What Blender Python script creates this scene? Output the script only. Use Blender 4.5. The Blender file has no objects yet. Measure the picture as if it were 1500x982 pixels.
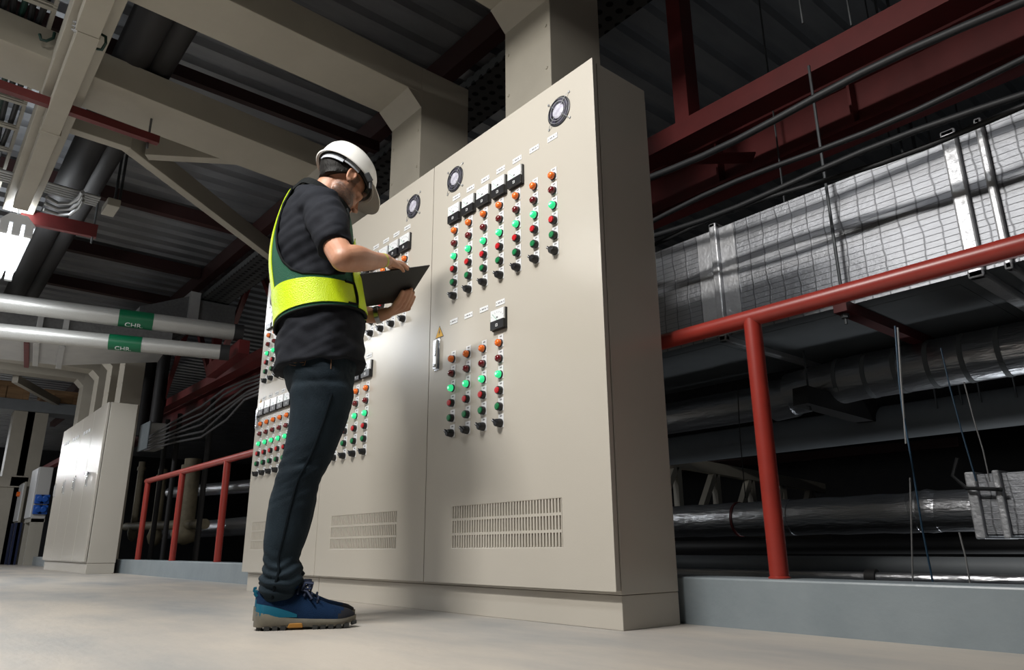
import bpy, bmesh, math, random
from mathutils import Vector, Matrix, noise
random.seed(7)
PI = math.pi
R = math.radians
SC = bpy.context.scene
COL = SC.collection

# ---------------------------------------------------------------- camera model (used to survey the photograph)
FPX, CAMZ = 1053.0, 0.24
_yaw, _pit, _rol = R(50.0), R(16.5), R(-0.4)
_f = Vector((-math.sin(_yaw) * math.cos(_pit), math.cos(_yaw) * math.cos(_pit), math.sin(_pit)))
_r0 = Vector((math.cos(_yaw), math.sin(_yaw), 0))
_u0 = _r0.cross(_f)
CR = _r0 * math.cos(_rol) + _u0 * math.sin(_rol)
CU = -_r0 * math.sin(_rol) + _u0 * math.cos(_rol)
CF = _f
CAM = Vector((0, 0, CAMZ))

def ray(x, y):
    return CR * ((x - 750) / FPX) - CU * ((y - 491) / FPX) + CF

def on(ax, val, x, y):
    d = ray(x, y)
    return CAM + d * ((val - CAM[ax]) / d[ax])

def on_plane(p0, n, x, y):
    d = ray(x, y)
    return CAM + d * ((Vector(p0) - CAM).dot(n) / d.dot(n))

# ---------------------------------------------------------------- materials
def mat(name, col, rough=0.5, metal=0.0, col2=None, nscale=6.0, stretch=(1, 1, 1), bump=0.0, bscale=40.0,
        spec=0.5, coat=0.0, emit=None, estr=0.0, ramp=(0.35, 0.65), rough2=None):
    m = bpy.data.materials.new(name)
    m.use_nodes = True
    nt = m.node_tree
    b = nt.nodes['Principled BSDF']
    b.inputs['Base Color'].default_value = (*col, 1)
    b.inputs['Roughness'].default_value = rough
    b.inputs['Metallic'].default_value = metal
    b.inputs['Specular IOR Level'].default_value = spec
    if coat:
        b.inputs['Coat Weight'].default_value = coat
        b.inputs['Coat Roughness'].default_value = 0.15
    if emit:
        b.inputs['Emission Color'].default_value = (*emit, 1)
        b.inputs['Emission Strength'].default_value = estr
    tc = mp = None
    if col2 or bump or rough2 is not None:
        tc = nt.nodes.new('ShaderNodeTexCoord')
        mp = nt.nodes.new('ShaderNodeMapping')
        mp.inputs['Scale'].default_value = stretch
        nt.links.new(tc.outputs['Object'], mp.inputs['Vector'])
    if col2 or rough2 is not None:
        n = nt.nodes.new('ShaderNodeTexNoise')
        n.inputs['Scale'].default_value = nscale
        n.inputs['Detail'].default_value = 6
        n.inputs['Roughness'].default_value = 0.6
        nt.links.new(mp.outputs[0], n.inputs['Vector'])
        if col2:
            cr = nt.nodes.new('ShaderNodeValToRGB')
            cr.color_ramp.elements[0].position = ramp[0]
            cr.color_ramp.elements[1].position = ramp[1]
            cr.color_ramp.elements[0].color = (*col, 1)
            cr.color_ramp.elements[1].color = (*col2, 1)
            nt.links.new(n.outputs['Fac'], cr.inputs[0])
            nt.links.new(cr.outputs[0], b.inputs['Base Color'])
        if rough2 is not None:
            mr = nt.nodes.new('ShaderNodeMapRange')
            mr.inputs['To Min'].default_value = rough
            mr.inputs['To Max'].default_value = rough2
            nt.links.new(n.outputs['Fac'], mr.inputs['Value'])
            nt.links.new(mr.outputs[0], b.inputs['Roughness'])
    if bump:
        n2 = nt.nodes.new('ShaderNodeTexNoise')
        n2.inputs['Scale'].default_value = bscale
        n2.inputs['Detail'].default_value = 4
        nt.links.new(mp.outputs[0], n2.inputs['Vector'])
        bp = nt.nodes.new('ShaderNodeBump')
        bp.inputs['Strength'].default_value = bump
        bp.inputs['Distance'].default_value = 0.01
        nt.links.new(n2.outputs['Fac'], bp.inputs['Height'])
        nt.links.new(bp.outputs[0], b.inputs['Normal'])
    return m

M = {}
def foil_mat(name, base, grid, rough, bump):
    """Aluminium foil facing: wrinkles plus the scrim thread grid pressed into it."""
    m = mat(name, base, rough, 1.0, bump=0, spec=0.5)
    nt = m.node_tree
    b = nt.nodes['Principled BSDF']
    tc = nt.nodes.new('ShaderNodeTexCoord')
    n = nt.nodes.new('ShaderNodeTexNoise'); n.inputs['Scale'].default_value = 9; n.inputs['Detail'].default_value = 9
    n.inputs['Roughness'].default_value = 0.7
    nt.links.new(tc.outputs['Object'], n.inputs['Vector'])
    w = []
    for d in 'XZ':
        wv = nt.nodes.new('ShaderNodeTexWave'); wv.bands_direction = d
        wv.inputs['Scale'].default_value = grid * (0.55 if d == 'X' else 1.6); wv.inputs['Distortion'].default_value = 1.6 if d == 'X' else 0.5
        wv.inputs['Detail Scale'].default_value = 2.0
        nt.links.new(tc.outputs['Object'], wv.inputs['Vector'])
        pw = nt.nodes.new('ShaderNodeMath'); pw.operation = 'POWER'; pw.inputs[1].default_value = 60
        nt.links.new(wv.outputs['Fac'], pw.inputs[0]); w.append(pw)
    ad = nt.nodes.new('ShaderNodeMath'); ad.operation = 'MAXIMUM'
    nt.links.new(w[0].outputs[0], ad.inputs[0]); nt.links.new(w[1].outputs[0], ad.inputs[1])
    ml = nt.nodes.new('ShaderNodeMath'); ml.operation = 'MULTIPLY_ADD'; ml.inputs[1].default_value = 0.10
    nt.links.new(ad.outputs[0], ml.inputs[0]); nt.links.new(n.outputs['Fac'], ml.inputs[2])
    bp = nt.nodes.new('ShaderNodeBump'); bp.inputs['Strength'].default_value = bump; bp.inputs['Distance'].default_value = 0.012
    nt.links.new(ml.outputs[0], bp.inputs['Height']); nt.links.new(bp.outputs[0], b.inputs['Normal'])
    mx = nt.nodes.new('ShaderNodeMix'); mx.data_type = 'RGBA'
    mx.inputs['A'].default_value = (*base, 1); mx.inputs['B'].default_value = tuple(c * 0.45 for c in base) + (1,)
    nt.links.new(ad.outputs[0], mx.inputs['Factor']); nt.links.new(mx.outputs['Result'], b.inputs['Base Color'])
    return m

def make_materials():
    M['beige'] = mat('cabinet_paint', (.50, .465, .405), .25, spec=.5, bump=.035, bscale=260)
    M['beige_shaded'] = mat('vent_recess_shade', (.33, .305, .265), .5)  # cabinet beige darkened to hold the shade inside the slots
    M['steel_beige'] = mat('frame_paint', (.44, .41, .345), .5, col2=(.40, .37, .31), nscale=3)
    M['gap'] = mat('door_gap_shade', (.012, .012, .012), .7)  # near-black that paints the shade of the door gap
    M['floor'] = mat('worn_concrete', (.46, .415, .36), .42, col2=(.235, .245, .255), nscale=1.1, stretch=(.6, 1.5, 1), bump=.12,
                     bscale=30, ramp=(.40, .72), rough2=.62)
    M['curb'] = mat('curb_grey_paint', (.245, .28, .30), .38, col2=(.21, .245, .265), nscale=5, bump=.15, bscale=25)
    M['deck'] = mat('galvanised_deck', (.40, .41, .43), .42, .75, col2=(.30, .31, .33), nscale=4, stretch=(1, .3, 1))
    M['red'] = mat('red_paint', (.30, .030, .020), .36, col2=(.25, .026, .018), nscale=9)
    M['dark_red'] = mat('red_oxide_primer', (.155, .022, .022), .5, col2=(.12, .018, .018), nscale=5)
    M['roof_red'] = mat('old_red_roof_steel', (.035, .010, .009), .6)
    M['foil'] = foil_mat('duct_foil', (.36, .37, .395), 7.0, .46, .45)
    M['foil_plain'] = mat('pipe_foil', (.62, .63, .66), .30, .95, bump=.5, bscale=24, stretch=(.5, 2.5, 2.5))
    M['foil_tape'] = mat('bright_foil_tape', (.66, .67, .70), .42, .45, bump=.5, bscale=30)
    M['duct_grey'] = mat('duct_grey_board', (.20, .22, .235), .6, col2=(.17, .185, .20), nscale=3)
    M['silver_jacket'] = mat('pipe_jacket', (.46, .455, .435), .38, .35, bump=.25, bscale=90)
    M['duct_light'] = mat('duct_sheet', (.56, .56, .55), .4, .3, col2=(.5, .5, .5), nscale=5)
    M['duct_side'] = mat('duct_dark_grey', (.16, .16, .16), .7, col2=(.12, .12, .12), nscale=30)
    M['green_band'] = mat('green_band_vinyl', (.0, .115, .045), .4)
    M['white_ink'] = mat('white_lettering', (.72, .74, .72), .5)
    M['black_cable'] = mat('black_cable_sheath', (.016, .017, .019), .55)
    M['black_lag'] = mat('black_foam_lagging', (.017, .016, .017), .65)
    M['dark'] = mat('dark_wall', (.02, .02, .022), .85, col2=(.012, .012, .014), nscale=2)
    M['rod'] = mat('threaded_rod_zinc', (.16, .17, .18), .5, .7)
    M['galv'] = mat('galvanised_bracket', (.40, .41, .42), .45, .8)
    M['chrome'] = mat('brushed_chrome', (.72, .75, .80), .22, 1.0)
    M['black_plastic'] = mat('black_plastic', (.011, .011, .013), .32)
    M['white_plate'] = mat('engraved_white_plate', (.74, .75, .76), .4)
    M['mark'] = mat('engraved_mark', (.10, .10, .11), .6)
    M['face'] = mat('meter_dial', (.80, .82, .84), .25, coat=.4)
    M['green_mark'] = mat('meter_green_mark', (.03, .35, .18), .5)
    M['orange'] = mat('orange_lens', (.85, .16, .015), .22, coat=.4)
    M['maroon'] = mat('dark_red_lens', (.13, .006, .010), .14, coat=.5)
    M['lit_green'] = mat('lit_green_lens', (.03, .55, .22), .25, emit=(.03, .85, .30), estr=.75)
    M['lit_core'] = mat('green_led_core', (.3, .9, .6), .3, emit=(.35, 1.0, .62), estr=1.5)
    M['red_btn'] = mat('red_button_cap', (.55, .012, .018), .3)
    M['green_btn'] = mat('green_button_cap', (.008, .20, .065), .3)
    M['fan_frame'] = mat('fan_black', (.02, .02, .024), .4)
    M['fan_blade'] = mat('fan_blade_violet_black', (.05, .045, .075), .35)
    M['hub_label'] = mat('fan_hub_silver_label', (.62, .62, .68), .35, col2=(.35, .33, .42), nscale=60)
    M['yellow'] = mat('warning_yellow', (.78, .42, .01), .45)
    M['copper'] = mat('lifting_eye_brass', (.62, .30, .14), .35, .8)
    M['lamp_white'] = mat('lamp_housing', (.72, .74, .76), .4)
    M['tube_glow'] = mat('lit_tube', (1, 1, 1), .4, emit=(.93, .97, 1.0), estr=6)
    M['tray'] = mat('cable_tray_beige', (.36, .34, .29), .5)
    M['green_cable'] = mat('dark_green_cable', (.008, .035, .027), .5)
    M['blue_socket'] = mat('blue_socket', (.01, .09, .42), .4)
    M['blue_frame'] = mat('blue_stand_paint', (.006, .016, .065), .5)
    M['wood'] = mat('crate_plywood', (.36, .22, .11), .7, col2=(.25, .15, .075), nscale=3, stretch=(1, 1, 8))
    M['pipe_old'] = mat('yellowed_pipe', (.27, .23, .15), .6, col2=(.2, .17, .11), nscale=8)
    M['grey_box'] = mat('grey_enclosure', (.42, .42, .41), .45)
    M['blue_cord'] = mat('blue_cord', (.012, .05, .095), .5)
    M['white_cord'] = mat('white_cord', (.22, .22, .22), .5)
    M['grey_sheath'] = mat('grey_cable_sheath', (.10, .10, .105), .45)

# ---------------------------------------------------------------- mesh builder
WORLD = {}          # object name -> world translation (objects are never rotated or scaled when they parent parts)

class MB:
    def __init__(s):
        s.v, s.f, s.m = [], [], []
    def add(s, vs, fs, m=0):
        o = len(s.v)
        s.v += [Vector(v) for v in vs]
        s.f += [[i + o for i in f] for f in fs]
        s.m += [m] * len(fs)
        return s
    def hexa(s, c, m=0):
        return s.add(c, [(0, 3, 2, 1), (4, 5, 6, 7), (0, 1, 5, 4), (1, 2, 6, 5), (2, 3, 7, 6), (3, 0, 4, 7)], m)
    def box(s, x0, x1, y0, y1, z0, z1, m=0):
        return s.hexa([(x0, y0, z0), (x1, y0, z0), (x1, y1, z0), (x0, y1, z0), (x0, y0, z1), (x1, y0, z1), (x1, y1, z1), (x0, y1, z1)], m)
    def bar(s, p, q, w, h, m=0, up=(0, 0, 1)):
        p, q = Vector(p), Vector(q)
        d = (q - p).normalized()
        side = d.cross(Vector(up))
        if side.length < 1e-4:
            side = d.cross(Vector((0, 1, 0)))
        side.normalize()
        u = side.cross(d)
        a, b = side * (w / 2), u * (h / 2)
        return s.hexa([p - a - b, p + a - b, p + a + b, p - a + b, q - a - b, q + a - b, q + a + b, q - a + b], m)
    def prism(s, poly, vec, m=0):
        n = len(poly)
        vec = Vector(vec)
        vs = [Vector(p) for p in poly] + [Vector(p) + vec for p in poly]
        fs = [list(range(n))[::-1], [n + i for i in range(n)]] + [(i, (i + 1) % n, n + (i + 1) % n, n + i) for i in range(n)]
        return s.add(vs, fs, m)
    def rings(s, rings, m=0, cap=True, closed=True):
        n = len(rings[0]); k = len(rings)
        vs = [p for r in rings for p in r]
        fs = []
        for i in range(k - 1):
            for j in range(n if closed else n - 1):
                j2 = (j + 1) % n
                fs.append((i * n + j, i * n + j2, (i + 1) * n + j2, (i + 1) * n + j))
        if cap and closed:
            fs.append(list(range(n))[::-1]); fs.append([(k - 1) * n + j for j in range(n)])
        return s.add(vs, fs, m)
    def tube(s, pts, r, n=12, m=0, cap=True, flat=1.0):
        pts = [Vector(p) for p in pts]
        rs = r if isinstance(r, (list, tuple)) else [r] * len(pts)
        rings = []
        ref = None
        for i, p in enumerate(pts):
            a = pts[max(i - 1, 0)]; b = pts[min(i + 1, len(pts) - 1)]
            d = (b - a).normalized()
            if ref is None:
                ref = Vector((0, 0, 1)) if abs(d.z) < .9 else Vector((0, 1, 0))
            x = d.cross(ref).normalized(); y = x.cross(d).normalized()
            ref = y
            rings.append([p + (x * math.cos(2 * PI * j / n) + y * (flat * math.sin(2 * PI * j / n))) * rs[i] for j in range(n)])
        return s.rings(rings, m, cap)
    def lathe(s, o, axis, prof, n=20, m=0, cap=True):
        o, axis = Vector(o), Vector(axis).normalized()
        x = axis.cross(Vector((0, 0, 1)) if abs(axis.z) < .9 else Vector((1, 0, 0))).normalized()
        y = axis.cross(x)
        rings = [[o + axis * d + (x * math.cos(2 * PI * j / n) + y * math.sin(2 * PI * j / n)) * max(r, 1e-4) for j in range(n)] for r, d in prof]
        return s.rings(rings, m, cap)
    def shift(s, v):
        v = Vector(v)
        s.v = [p + v for p in s.v]
        return s
    def build(s, name, mats, parent=None, smooth=0, bevel=0, origin=None, seg=2):
        """Link as ONE mesh object. Vertices are world coordinates unless origin is given as 'local'."""
        if not isinstance(mats, (list, tuple)):
            mats = [mats]
        off = Vector((0, 0, 0))
        if origin == 'local':
            pass
        elif parent is not None:
            off = WORLD[parent.name].copy()
        elif origin is not None:
            off = Vector(origin)
        else:
            xs = [v.x for v in s.v]; ys = [v.y for v in s.v]; zs = [v.z for v in s.v]
            off = Vector(((min(xs) + max(xs)) / 2, (min(ys) + max(ys)) / 2, min(zs)))
        me = bpy.data.meshes.new(name)
        me.from_pydata([tuple(v - off) for v in s.v], [], s.f)
        for mm in mats:
            me.materials.append(mm)
        me.polygons.foreach_set('material_index', s.m)
        bm = bmesh.new(); bm.from_mesh(me)
        bmesh.ops.recalc_face_normals(bm, faces=bm.faces)
        bm.to_mesh(me); bm.free()
        o = bpy.data.objects.new(name, me)
        COL.objects.link(o)
        if parent is None:
            o.location = off if origin != 'local' else (0, 0, 0)
            WORLD[o.name] = off.copy()
        else:
            o.parent = parent
            WORLD[o.name] = off.copy()
        if bevel:
            b = o.modifiers.new('bevel', 'BEVEL'); b.width = bevel; b.segments = seg; b.limit_method = 'ANGLE'; b.angle_limit = R(40)
        if smooth:
            me.polygons.foreach_set('use_smooth', [True] * len(me.polygons))
            me.set_sharp_from_angle(angle=R(smooth))
        return o

def thing(name, label, cat, loc, group=None):
    o = bpy.data.objects.new(name, None)
    COL.objects.link(o)
    o.location = loc
    o.empty_display_size = .1
    WORLD[o.name] = Vector(loc)
    return tag(o, label, cat, group)

def tag(o, label, cat, group=None, kind=None):
    o['label'] = label
    o['category'] = cat
    if group: o['group'] = group
    if kind: o['kind'] = kind
    return o

def structure(o):
    o['kind'] = 'structure'
    return o

def text_mesh(txt, size):
    """Outline text turned into a mesh, lying in the XY plane, centred."""
    cu = bpy.data.curves.new('lettering', 'FONT')
    cu.body = txt; cu.size = size; cu.align_x = 'CENTER'; cu.align_y = 'CENTER'; cu.extrude = 0.0005
    o = bpy.data.objects.new('lettering', cu)
    COL.objects.link(o)
    me = bpy.data.meshes.new_from_object(o.evaluated_get(bpy.context.evaluated_depsgraph_get()))
    bpy.data.objects.remove(o); bpy.data.curves.remove(cu)
    return me

make_materials()

# ================================================================ THE SETTING
structure(MB().box(-34, 10, -9, 2.03, -.25, 0).build('floor', M['floor'], origin=(0, 0, 0)))
structure(MB().box(-34, 10, 2.03, 2.17, -.25, .145).build('trim_curb', M['curb'], origin=(0, 0, 0), bevel=.006))
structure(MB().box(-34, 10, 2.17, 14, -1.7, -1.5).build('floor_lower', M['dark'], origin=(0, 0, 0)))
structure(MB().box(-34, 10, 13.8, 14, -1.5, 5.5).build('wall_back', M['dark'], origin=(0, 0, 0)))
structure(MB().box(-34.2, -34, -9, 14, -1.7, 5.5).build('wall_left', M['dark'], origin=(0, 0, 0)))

# corrugated roof deck: trapezoid ribs running away from the viewer
DECKZ, PITCH = 4.1, .28
prof = []
x = -34.0
while x < 10:
    prof += [(x, DECKZ), (x + .15, DECKZ), (x + .175, DECKZ + .055), (x + .255, DECKZ + .055)]
    x += PITCH
b = MB()
b.rings([[Vector((px, -9, pz)) for px, pz in prof], [Vector((px, 14, pz)) for px, pz in prof]], closed=False)
b.rings([[Vector((px, -9, pz + .08)) for px, pz in prof], [Vector((px, 14, pz + .08)) for px, pz in prof]], closed=False)
structure(b.build('ceiling', M['deck'], origin=(0, 0, 0)))
# ================================================================ CONTROL CABINETS
DY = 1.70                      # plane of the door faces
DX = [-4.62, -3.61, -2.597, -1.547]
ZT, ZB = 1.995, .111

def share(name, me, parent, loc, label=None):
    o = bpy.data.objects.new(name, me)
    COL.objects.link(o)
    o.parent = parent
    o.location = loc
    if label: o['label'] = label
    WORLD[o.name] = WORLD[parent.name] + Vector(loc)
    return o

def proto(mb, name, mats, smooth=40, bevel=0):
    """Mesh datablock drawn around its own origin on the door plane (x right, z up, -y towards the room)."""
    o = mb.build(name, mats, origin='local', smooth=smooth, bevel=bevel)
    if bevel:
        me = bpy.data.meshes.new_from_object(o.evaluated_get(bpy.context.evaluated_depsgraph_get()))
    else:
        me = o.data
    bpy.data.objects.remove(o)
    return me

NEG = (0, -1, 0)
def lens_mesh(name, lens, core=None):
    b = MB()
    b.lathe((0, 0, 0), NEG, [(.0165, 0), (.0165, .004), (.015, .006)], 20, 0)
    b.lathe((0, 0, 0), NEG, [(.0143, .005), (.0143, .013), (.0128, .018), (.009, .0215), (.004, .023), (.0005, .0232)], 20, 1)
    mats = [M['fan_frame'], M[lens]]
    if core:
        b.lathe((0, 0, 0), NEG, [(.0052, .0228), (.004, .0238), (.0005, .0242)], 12, 2); mats.append(M[core])
    return proto(b, name, mats)
def button_mesh(name, cap):
    b = MB()
    b.lathe((0, 0, 0), NEG, [(.0165, 0), (.0165, .012), (.0152, .0165), (.0128, .0165), (.0125, .013)], 20, 0)
    b.lathe((0, 0, 0), NEG, [(.0122, .012), (.0122, .0195), (.0110, .0212), (.0005, .0216)], 20, 1)
    b.box(-.0035, .0035, -.0222, -.0212, -.006, .006, 2)
    return proto(b, name, [M['black_plastic'], M[cap], M[cap]])
def selector_mesh():
    b = MB()
    b.lathe((0, 0, 0), NEG, [(.0170, 0), (.0170, .008), (.0155, .012), (.0145, .022), (.013, .025), (.0005, .0255)], 20, 0)
    c, sn = math.cos(R(40)), math.sin(R(40))
    b.bar(Vector((-.0185 * c, -.026, .0185 * sn)), Vector((.012 * c, -.026, -.012 * sn)), .010, .008, 0, up=(0, 1, 0))
    b.bar(Vector((-.0185 * c, -.0302, .0185 * sn)), Vector((-.009 * c, -.0302, .009 * sn)), .002, .0012, 1, up=(0, 1, 0))
    return proto(b, 'selector', [M['black_plastic'], M['white_plate']])
def plate_mesh(w, h, screws):
    b = MB()
    b.box(-w / 2, w / 2, -.0018, 0, -h / 2, h / 2, 0)
    if screws:
        for sx in (-1, 1):
            b.lathe((sx * w * .40, -.0015, 0), NEG, [(.0022, 0), (.0020, .0013), (.0005, .0015)], 8, 1)
        for i in range(6):
            b.box(-.0135 + i * .0046, -.0135 + i * .0046 + (.0032 if i != 3 else .001), -.0021, -.0017, -.003, .003, 1)
    else:
        for i in range(3):
            b.box(-.006 + i * .0046, -.006 + i * .0046 + .003, -.0021, -.0017, h / 2 - .011, h / 2 - .005, 1)
    return proto(b, 'plate', [M['white_plate'], M['mark']], 0)
def meter_mesh():
    b = MB()
    h = .0425
    b.box(-h, h, -.010, 0, -h, h, 0)                                   # case
    b.box(-h + .002, h - .002, -.018, -.010, -h * .12, h - .002, 1)     # clear front over the dial
    b.box(-h + .002, h - .002, -.0205, -.010, -h + .002, -h * .12, 0)    # black lower cover
    b.box(-.006, .006, -.0213, -.0204, -h * .72, -h * .46, 2)              # adjuster emblem
    b.box(-.0035, .0035, -.0216, -.0213, -h * .67, -h * .52, 0)
    for i in range(9):                                                 # scale marks on an arc
        a = R(30 + 15 * i)
        p = Vector((math.cos(a) * .047, -.0183, -.022 + math.sin(a) * .047))
        q = Vector((math.cos(a) * .053, -.0183, -.022 + math.sin(a) * .053))
        b.bar(p, q, .0012, .0006, 3 if i < 7 else 4, up=(0, 1, 0))
    b.bar((.0, -.0184, -.004), (-.030, -.0184, .025), .0012, .0008, 4, up=(0, 1, 0))   # needle at rest
    b.box(-.005, .005, -.0186, -.0182, .004, .010, 3)
    return proto(b, 'meter', [M['black_plastic'], M['face'], M['white_plate'], M['mark'], M['green_mark']], 0, bevel=.0012)
def fan_mesh():
    b = MB()
    b.lathe((0, 0, 0), NEG, [(.0610, 0), (.0610, .003), (.0585, .0045), (.0565, .0045), (.0565, .001), (.0001, .001)], 40, 0)
    for k in range(7):                                                 # blades seen through the guard
        a0 = 2 * PI * k / 7
        pts = []
        for rr, da, dy in ((.030, 0, .0016), (.055, .12, .0016), (.055, .72, .0042), (.030, .60, .0042)):
            a = a0 + da
            pts.append(Vector((math.cos(a) * rr, -dy, math.sin(a) * rr)))
        b.prism(pts, (0, .0006, 0), 1)
    b.lathe((0, 0, 0), NEG, [(.0300, .001), (.0300, .006), (.0285, .0072), (.0005, .0074)], 28, 2)
    for rr in (.040, .052):                                            # guard rings
        b.tube([Vector((math.cos(2 * PI * j / 32) * rr, -.0085, math.sin(2 * PI * j / 32) * rr)) for j in range(33)], .0010, 6, 3, cap=False)
    for sx, sz in ((1, 1), (-1, 1), (1, -1), (-1, -1)):
        b.tube([(sx * .018, -.0092, sz * .018), (sx * .046, -.0085, sz * .046), (sx * .0565, -.003, sz * .0555)], .0012, 6, 3)
        b.lathe((sx * .0575, 0, sz * .0560), NEG, [(.0055, 0), (.0055, .0015), (.0038, .0035), (.0005, .0038)], 12, 3)
    return proto(b, 'fan', [M['fan_frame'], M['fan_blade'], M['hub_label'], M['galv']])
def handle_mesh():
    b = MB()
    b.box(-.0190, .0190, -.004, 0, -.072, .072, 0)
    b.box(-.0125, .0105, -.016, -.004, -.066, .064, 1)
    b.box(-.0095, .0085, -.0185, -.016, -.010, .055, 0)
    b.lathe((0, -.004, -.052), NEG, [(.0085, 0), (.0085, .014), (.006, .016), (.0005, .016)], 14, 0)
    return proto(b, 'door_handle', [M['chrome'], M['chrome']], 40, bevel=.002)
def triangle_mesh():
    b = MB()
    T = lambda s, d: [Vector((0, d, .030 * s)), Vector((-.033 * s, d, -.026 * s)), Vector((.033 * s, d, -.026 * s))]
    b.prism(T(1.0, -.0004), (0, -.0006, 0), 0)
    b.prism(T(.84, -.0010), (0, -.0004, 0), 1)
    bolt = [(.002, .015), (-.006, -.003), (-.001, -.002), (-.003, -.014), (.006, .003), (.001, .002), (.006, .015)]
    b.prism([Vector((px, -.0014, pz)) for px, pz in bolt], (0, -.0004, 0), 0)
    return proto(b, 'warning', [M['mark'], M['yellow']], 0)
def grille_mesh(w, h, n):
    """Three rows of punched vertical slots: webs and rails over a recessed back plate."""
    b = MB()
    rail = .0095; rh = (h - 2 * rail) / 3; p = w / n; web = p * .50
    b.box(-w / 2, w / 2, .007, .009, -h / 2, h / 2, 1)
    for i in (1, 2):
        z0 = -h / 2 + i * rh + (i - 1) * rail
        b.box(-w / 2, w / 2, 0, .007, z0, z0 + rail, 0)
    for i in range(n + 1):
        xx = -w / 2 + i * p
        a, c = max(xx - web / 2, -w / 2), min(xx + web / 2, w / 2)
        for k in range(3):
            z0 = -h / 2 + k * (rh + rail)
            b.box(a, c, 0, .007, z0, z0 + rh, 0)
    return proto(b, 'grille', [M['beige'], M['beige_shaded']], 0)

P = dict(
    indicator_orange=lens_mesh('orange', 'orange'), indicator_maroon=lens_mesh('maroon', 'maroon'),
    indicator_green=lens_mesh('green', 'lit_green', 'lit_core'), button_red=button_mesh('red_button', 'red_btn'),
    button_green=button_mesh('green_button', 'green_btn'), selector=selector_mesh(), legend=plate_mesh(.031, .052, False),
    name=plate_mesh(.056, .022, True), meter=meter_mesh(), fan=fan_mesh(), handle=handle_mesh(), triangle=triangle_mesh())
ROWS = [('indicator_lamp', 'indicator_orange', 'orange indicator lamp'), ('indicator_lamp', 'indicator_maroon', 'dark red indicator lamp'),
        ('indicator_lamp', 'indicator_green', 'lit green indicator lamp'), ('push_button', 'button_red', 'red push button'),
        ('push_button', 'button_green', 'green push button'), ('selector_switch', 'selector', 'black rotary selector switch')]

def door(parent, x0, x1, vent, cols_up, cols_low, met_up, met_low, names_up, names_low, fans, handle_x):
    """One door leaf: a pressed panel with a cut-out for the louvre grille; everything mounted on it is a child."""
    o = bpy.data.objects.new('door', None)
    g = .0025
    a, c = x0 + g, x1 - g
    vx0, vx1, vz0, vz1 = vent
    b = MB()
    xs, zs = [a, vx0, vx1, c], [ZB, vz0, vz1, ZT]
    for i in range(3):
        for k in range(3):
            if i == 1 and k == 1: continue
            b.add([(xs[i], DY, zs[k]), (xs[i + 1], DY, zs[k]), (xs[i + 1], DY, zs[k + 1]), (xs[i], DY, zs[k + 1])], [(0, 1, 2, 3)])
    th = .021
    for p, q in (((a, ZB), (c, ZB)), ((c, ZB), (c, ZT)), ((c, ZT), (a, ZT)), ((a, ZT), (a, ZB))):
        b.add([(p[0], DY, p[1]), (q[0], DY, q[1]), (q[0], DY + th, q[1]), (p[0], DY + th, p[1])], [(0, 1, 2, 3)])
    b.add([(a, DY + th, ZB), (c, DY + th, ZB), (c, DY + th, ZT), (a, DY + th, ZT)], [(0, 1, 2, 3)])
    for p, q in (((vx0, vz0), (vx1, vz0)), ((vx1, vz0), (vx1, vz1)), ((vx1, vz1), (vx0, vz1)), ((vx0, vz1), (vx0, vz0))):
        b.add([(p[0], DY, p[1]), (q[0], DY, q[1]), (q[0], DY + .012, q[1]), (p[0], DY + .012, p[1])], [(0, 1, 2, 3)])
    bpy.data.objects.remove(o)
    d = b.build('door', M['beige'], parent)
    bm = bmesh.new(); bm.from_mesh(d.data); bmesh.ops.remove_doubles(bm, verts=bm.verts, dist=1e-5)
    bmesh.ops.recalc_face_normals(bm, faces=bm.faces); bm.to_mesh(d.data); bm.free()
    md = d.modifiers.new('bevel', 'BEVEL'); md.width = .003; md.segments = 3; md.limit_method = 'ANGLE'; md.angle_limit = R(40)
    base = WORLD[parent.name]
    put = lambda nm, me, xx, zz, lb=None, yy=0: share(nm, me, d, Vector((xx, DY + yy, zz)) - base, lb)
    n = 40
    put('vent_grille', grille_mesh(vx1 - vx0, vz1 - vz0, n), (vx0 + vx1) / 2, (vz0 + vz1) / 2)
    for cols, ztop, pz in ((cols_up, 1.594, .0613), (cols_low, 1.006, .0628)):
        for xx in cols:
            for k, (nm, key, lb) in enumerate(ROWS):
                zz = ztop - k * pz
                put(nm, P[key], xx, zz, lb, -.0018)
                put('legend_plate', P['legend'], xx + .003, zz + .009, 'small white legend plate')
    for xx in met_up: put('panel_meter', P['meter'], xx, 1.678, 'square analogue meter, white dial over black')
    for xx in met_low: put('panel_meter', P['meter'], xx, 1.102, 'square analogue meter, white dial over black')
    for xx in names_up: put('name_plate', P['name'], xx, 1.762, 'white engraved name plate')
    for xx in names_low: put('name_plate', P['name'], xx, 1.174, 'white engraved name plate')
    for xx in fans: put('fan_guard', P['fan'], xx, 1.858, 'round black ventilation fan with a silver hub')
    if handle_x is not None:
        put('door_handle', P['handle'], handle_x, 1.051, 'chrome swing handle')
        put('warning_sticker', P['triangle'], handle_x + .012, 1.150, 'yellow triangular warning sticker')
    return d

def carcass(root, x0, x1):
    b = MB().box(x0, x1, 1.727, 2.000, .1005, 1.985)
    b.build('body', M['beige'], root, bevel=.003)
    MB().box(x0 + .012, x1 - .0095, 1.7205, 1.7275, .116, 1.980).build('door_gap_filler', M['gap'], root)  # black slab standing for the shaded gap behind the doors
    MB().box(x0 + .002, x1 - .001, 1.727, 1.999, 0, .0995).build('plinth', M['beige'], root, bevel=.002)

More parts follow.
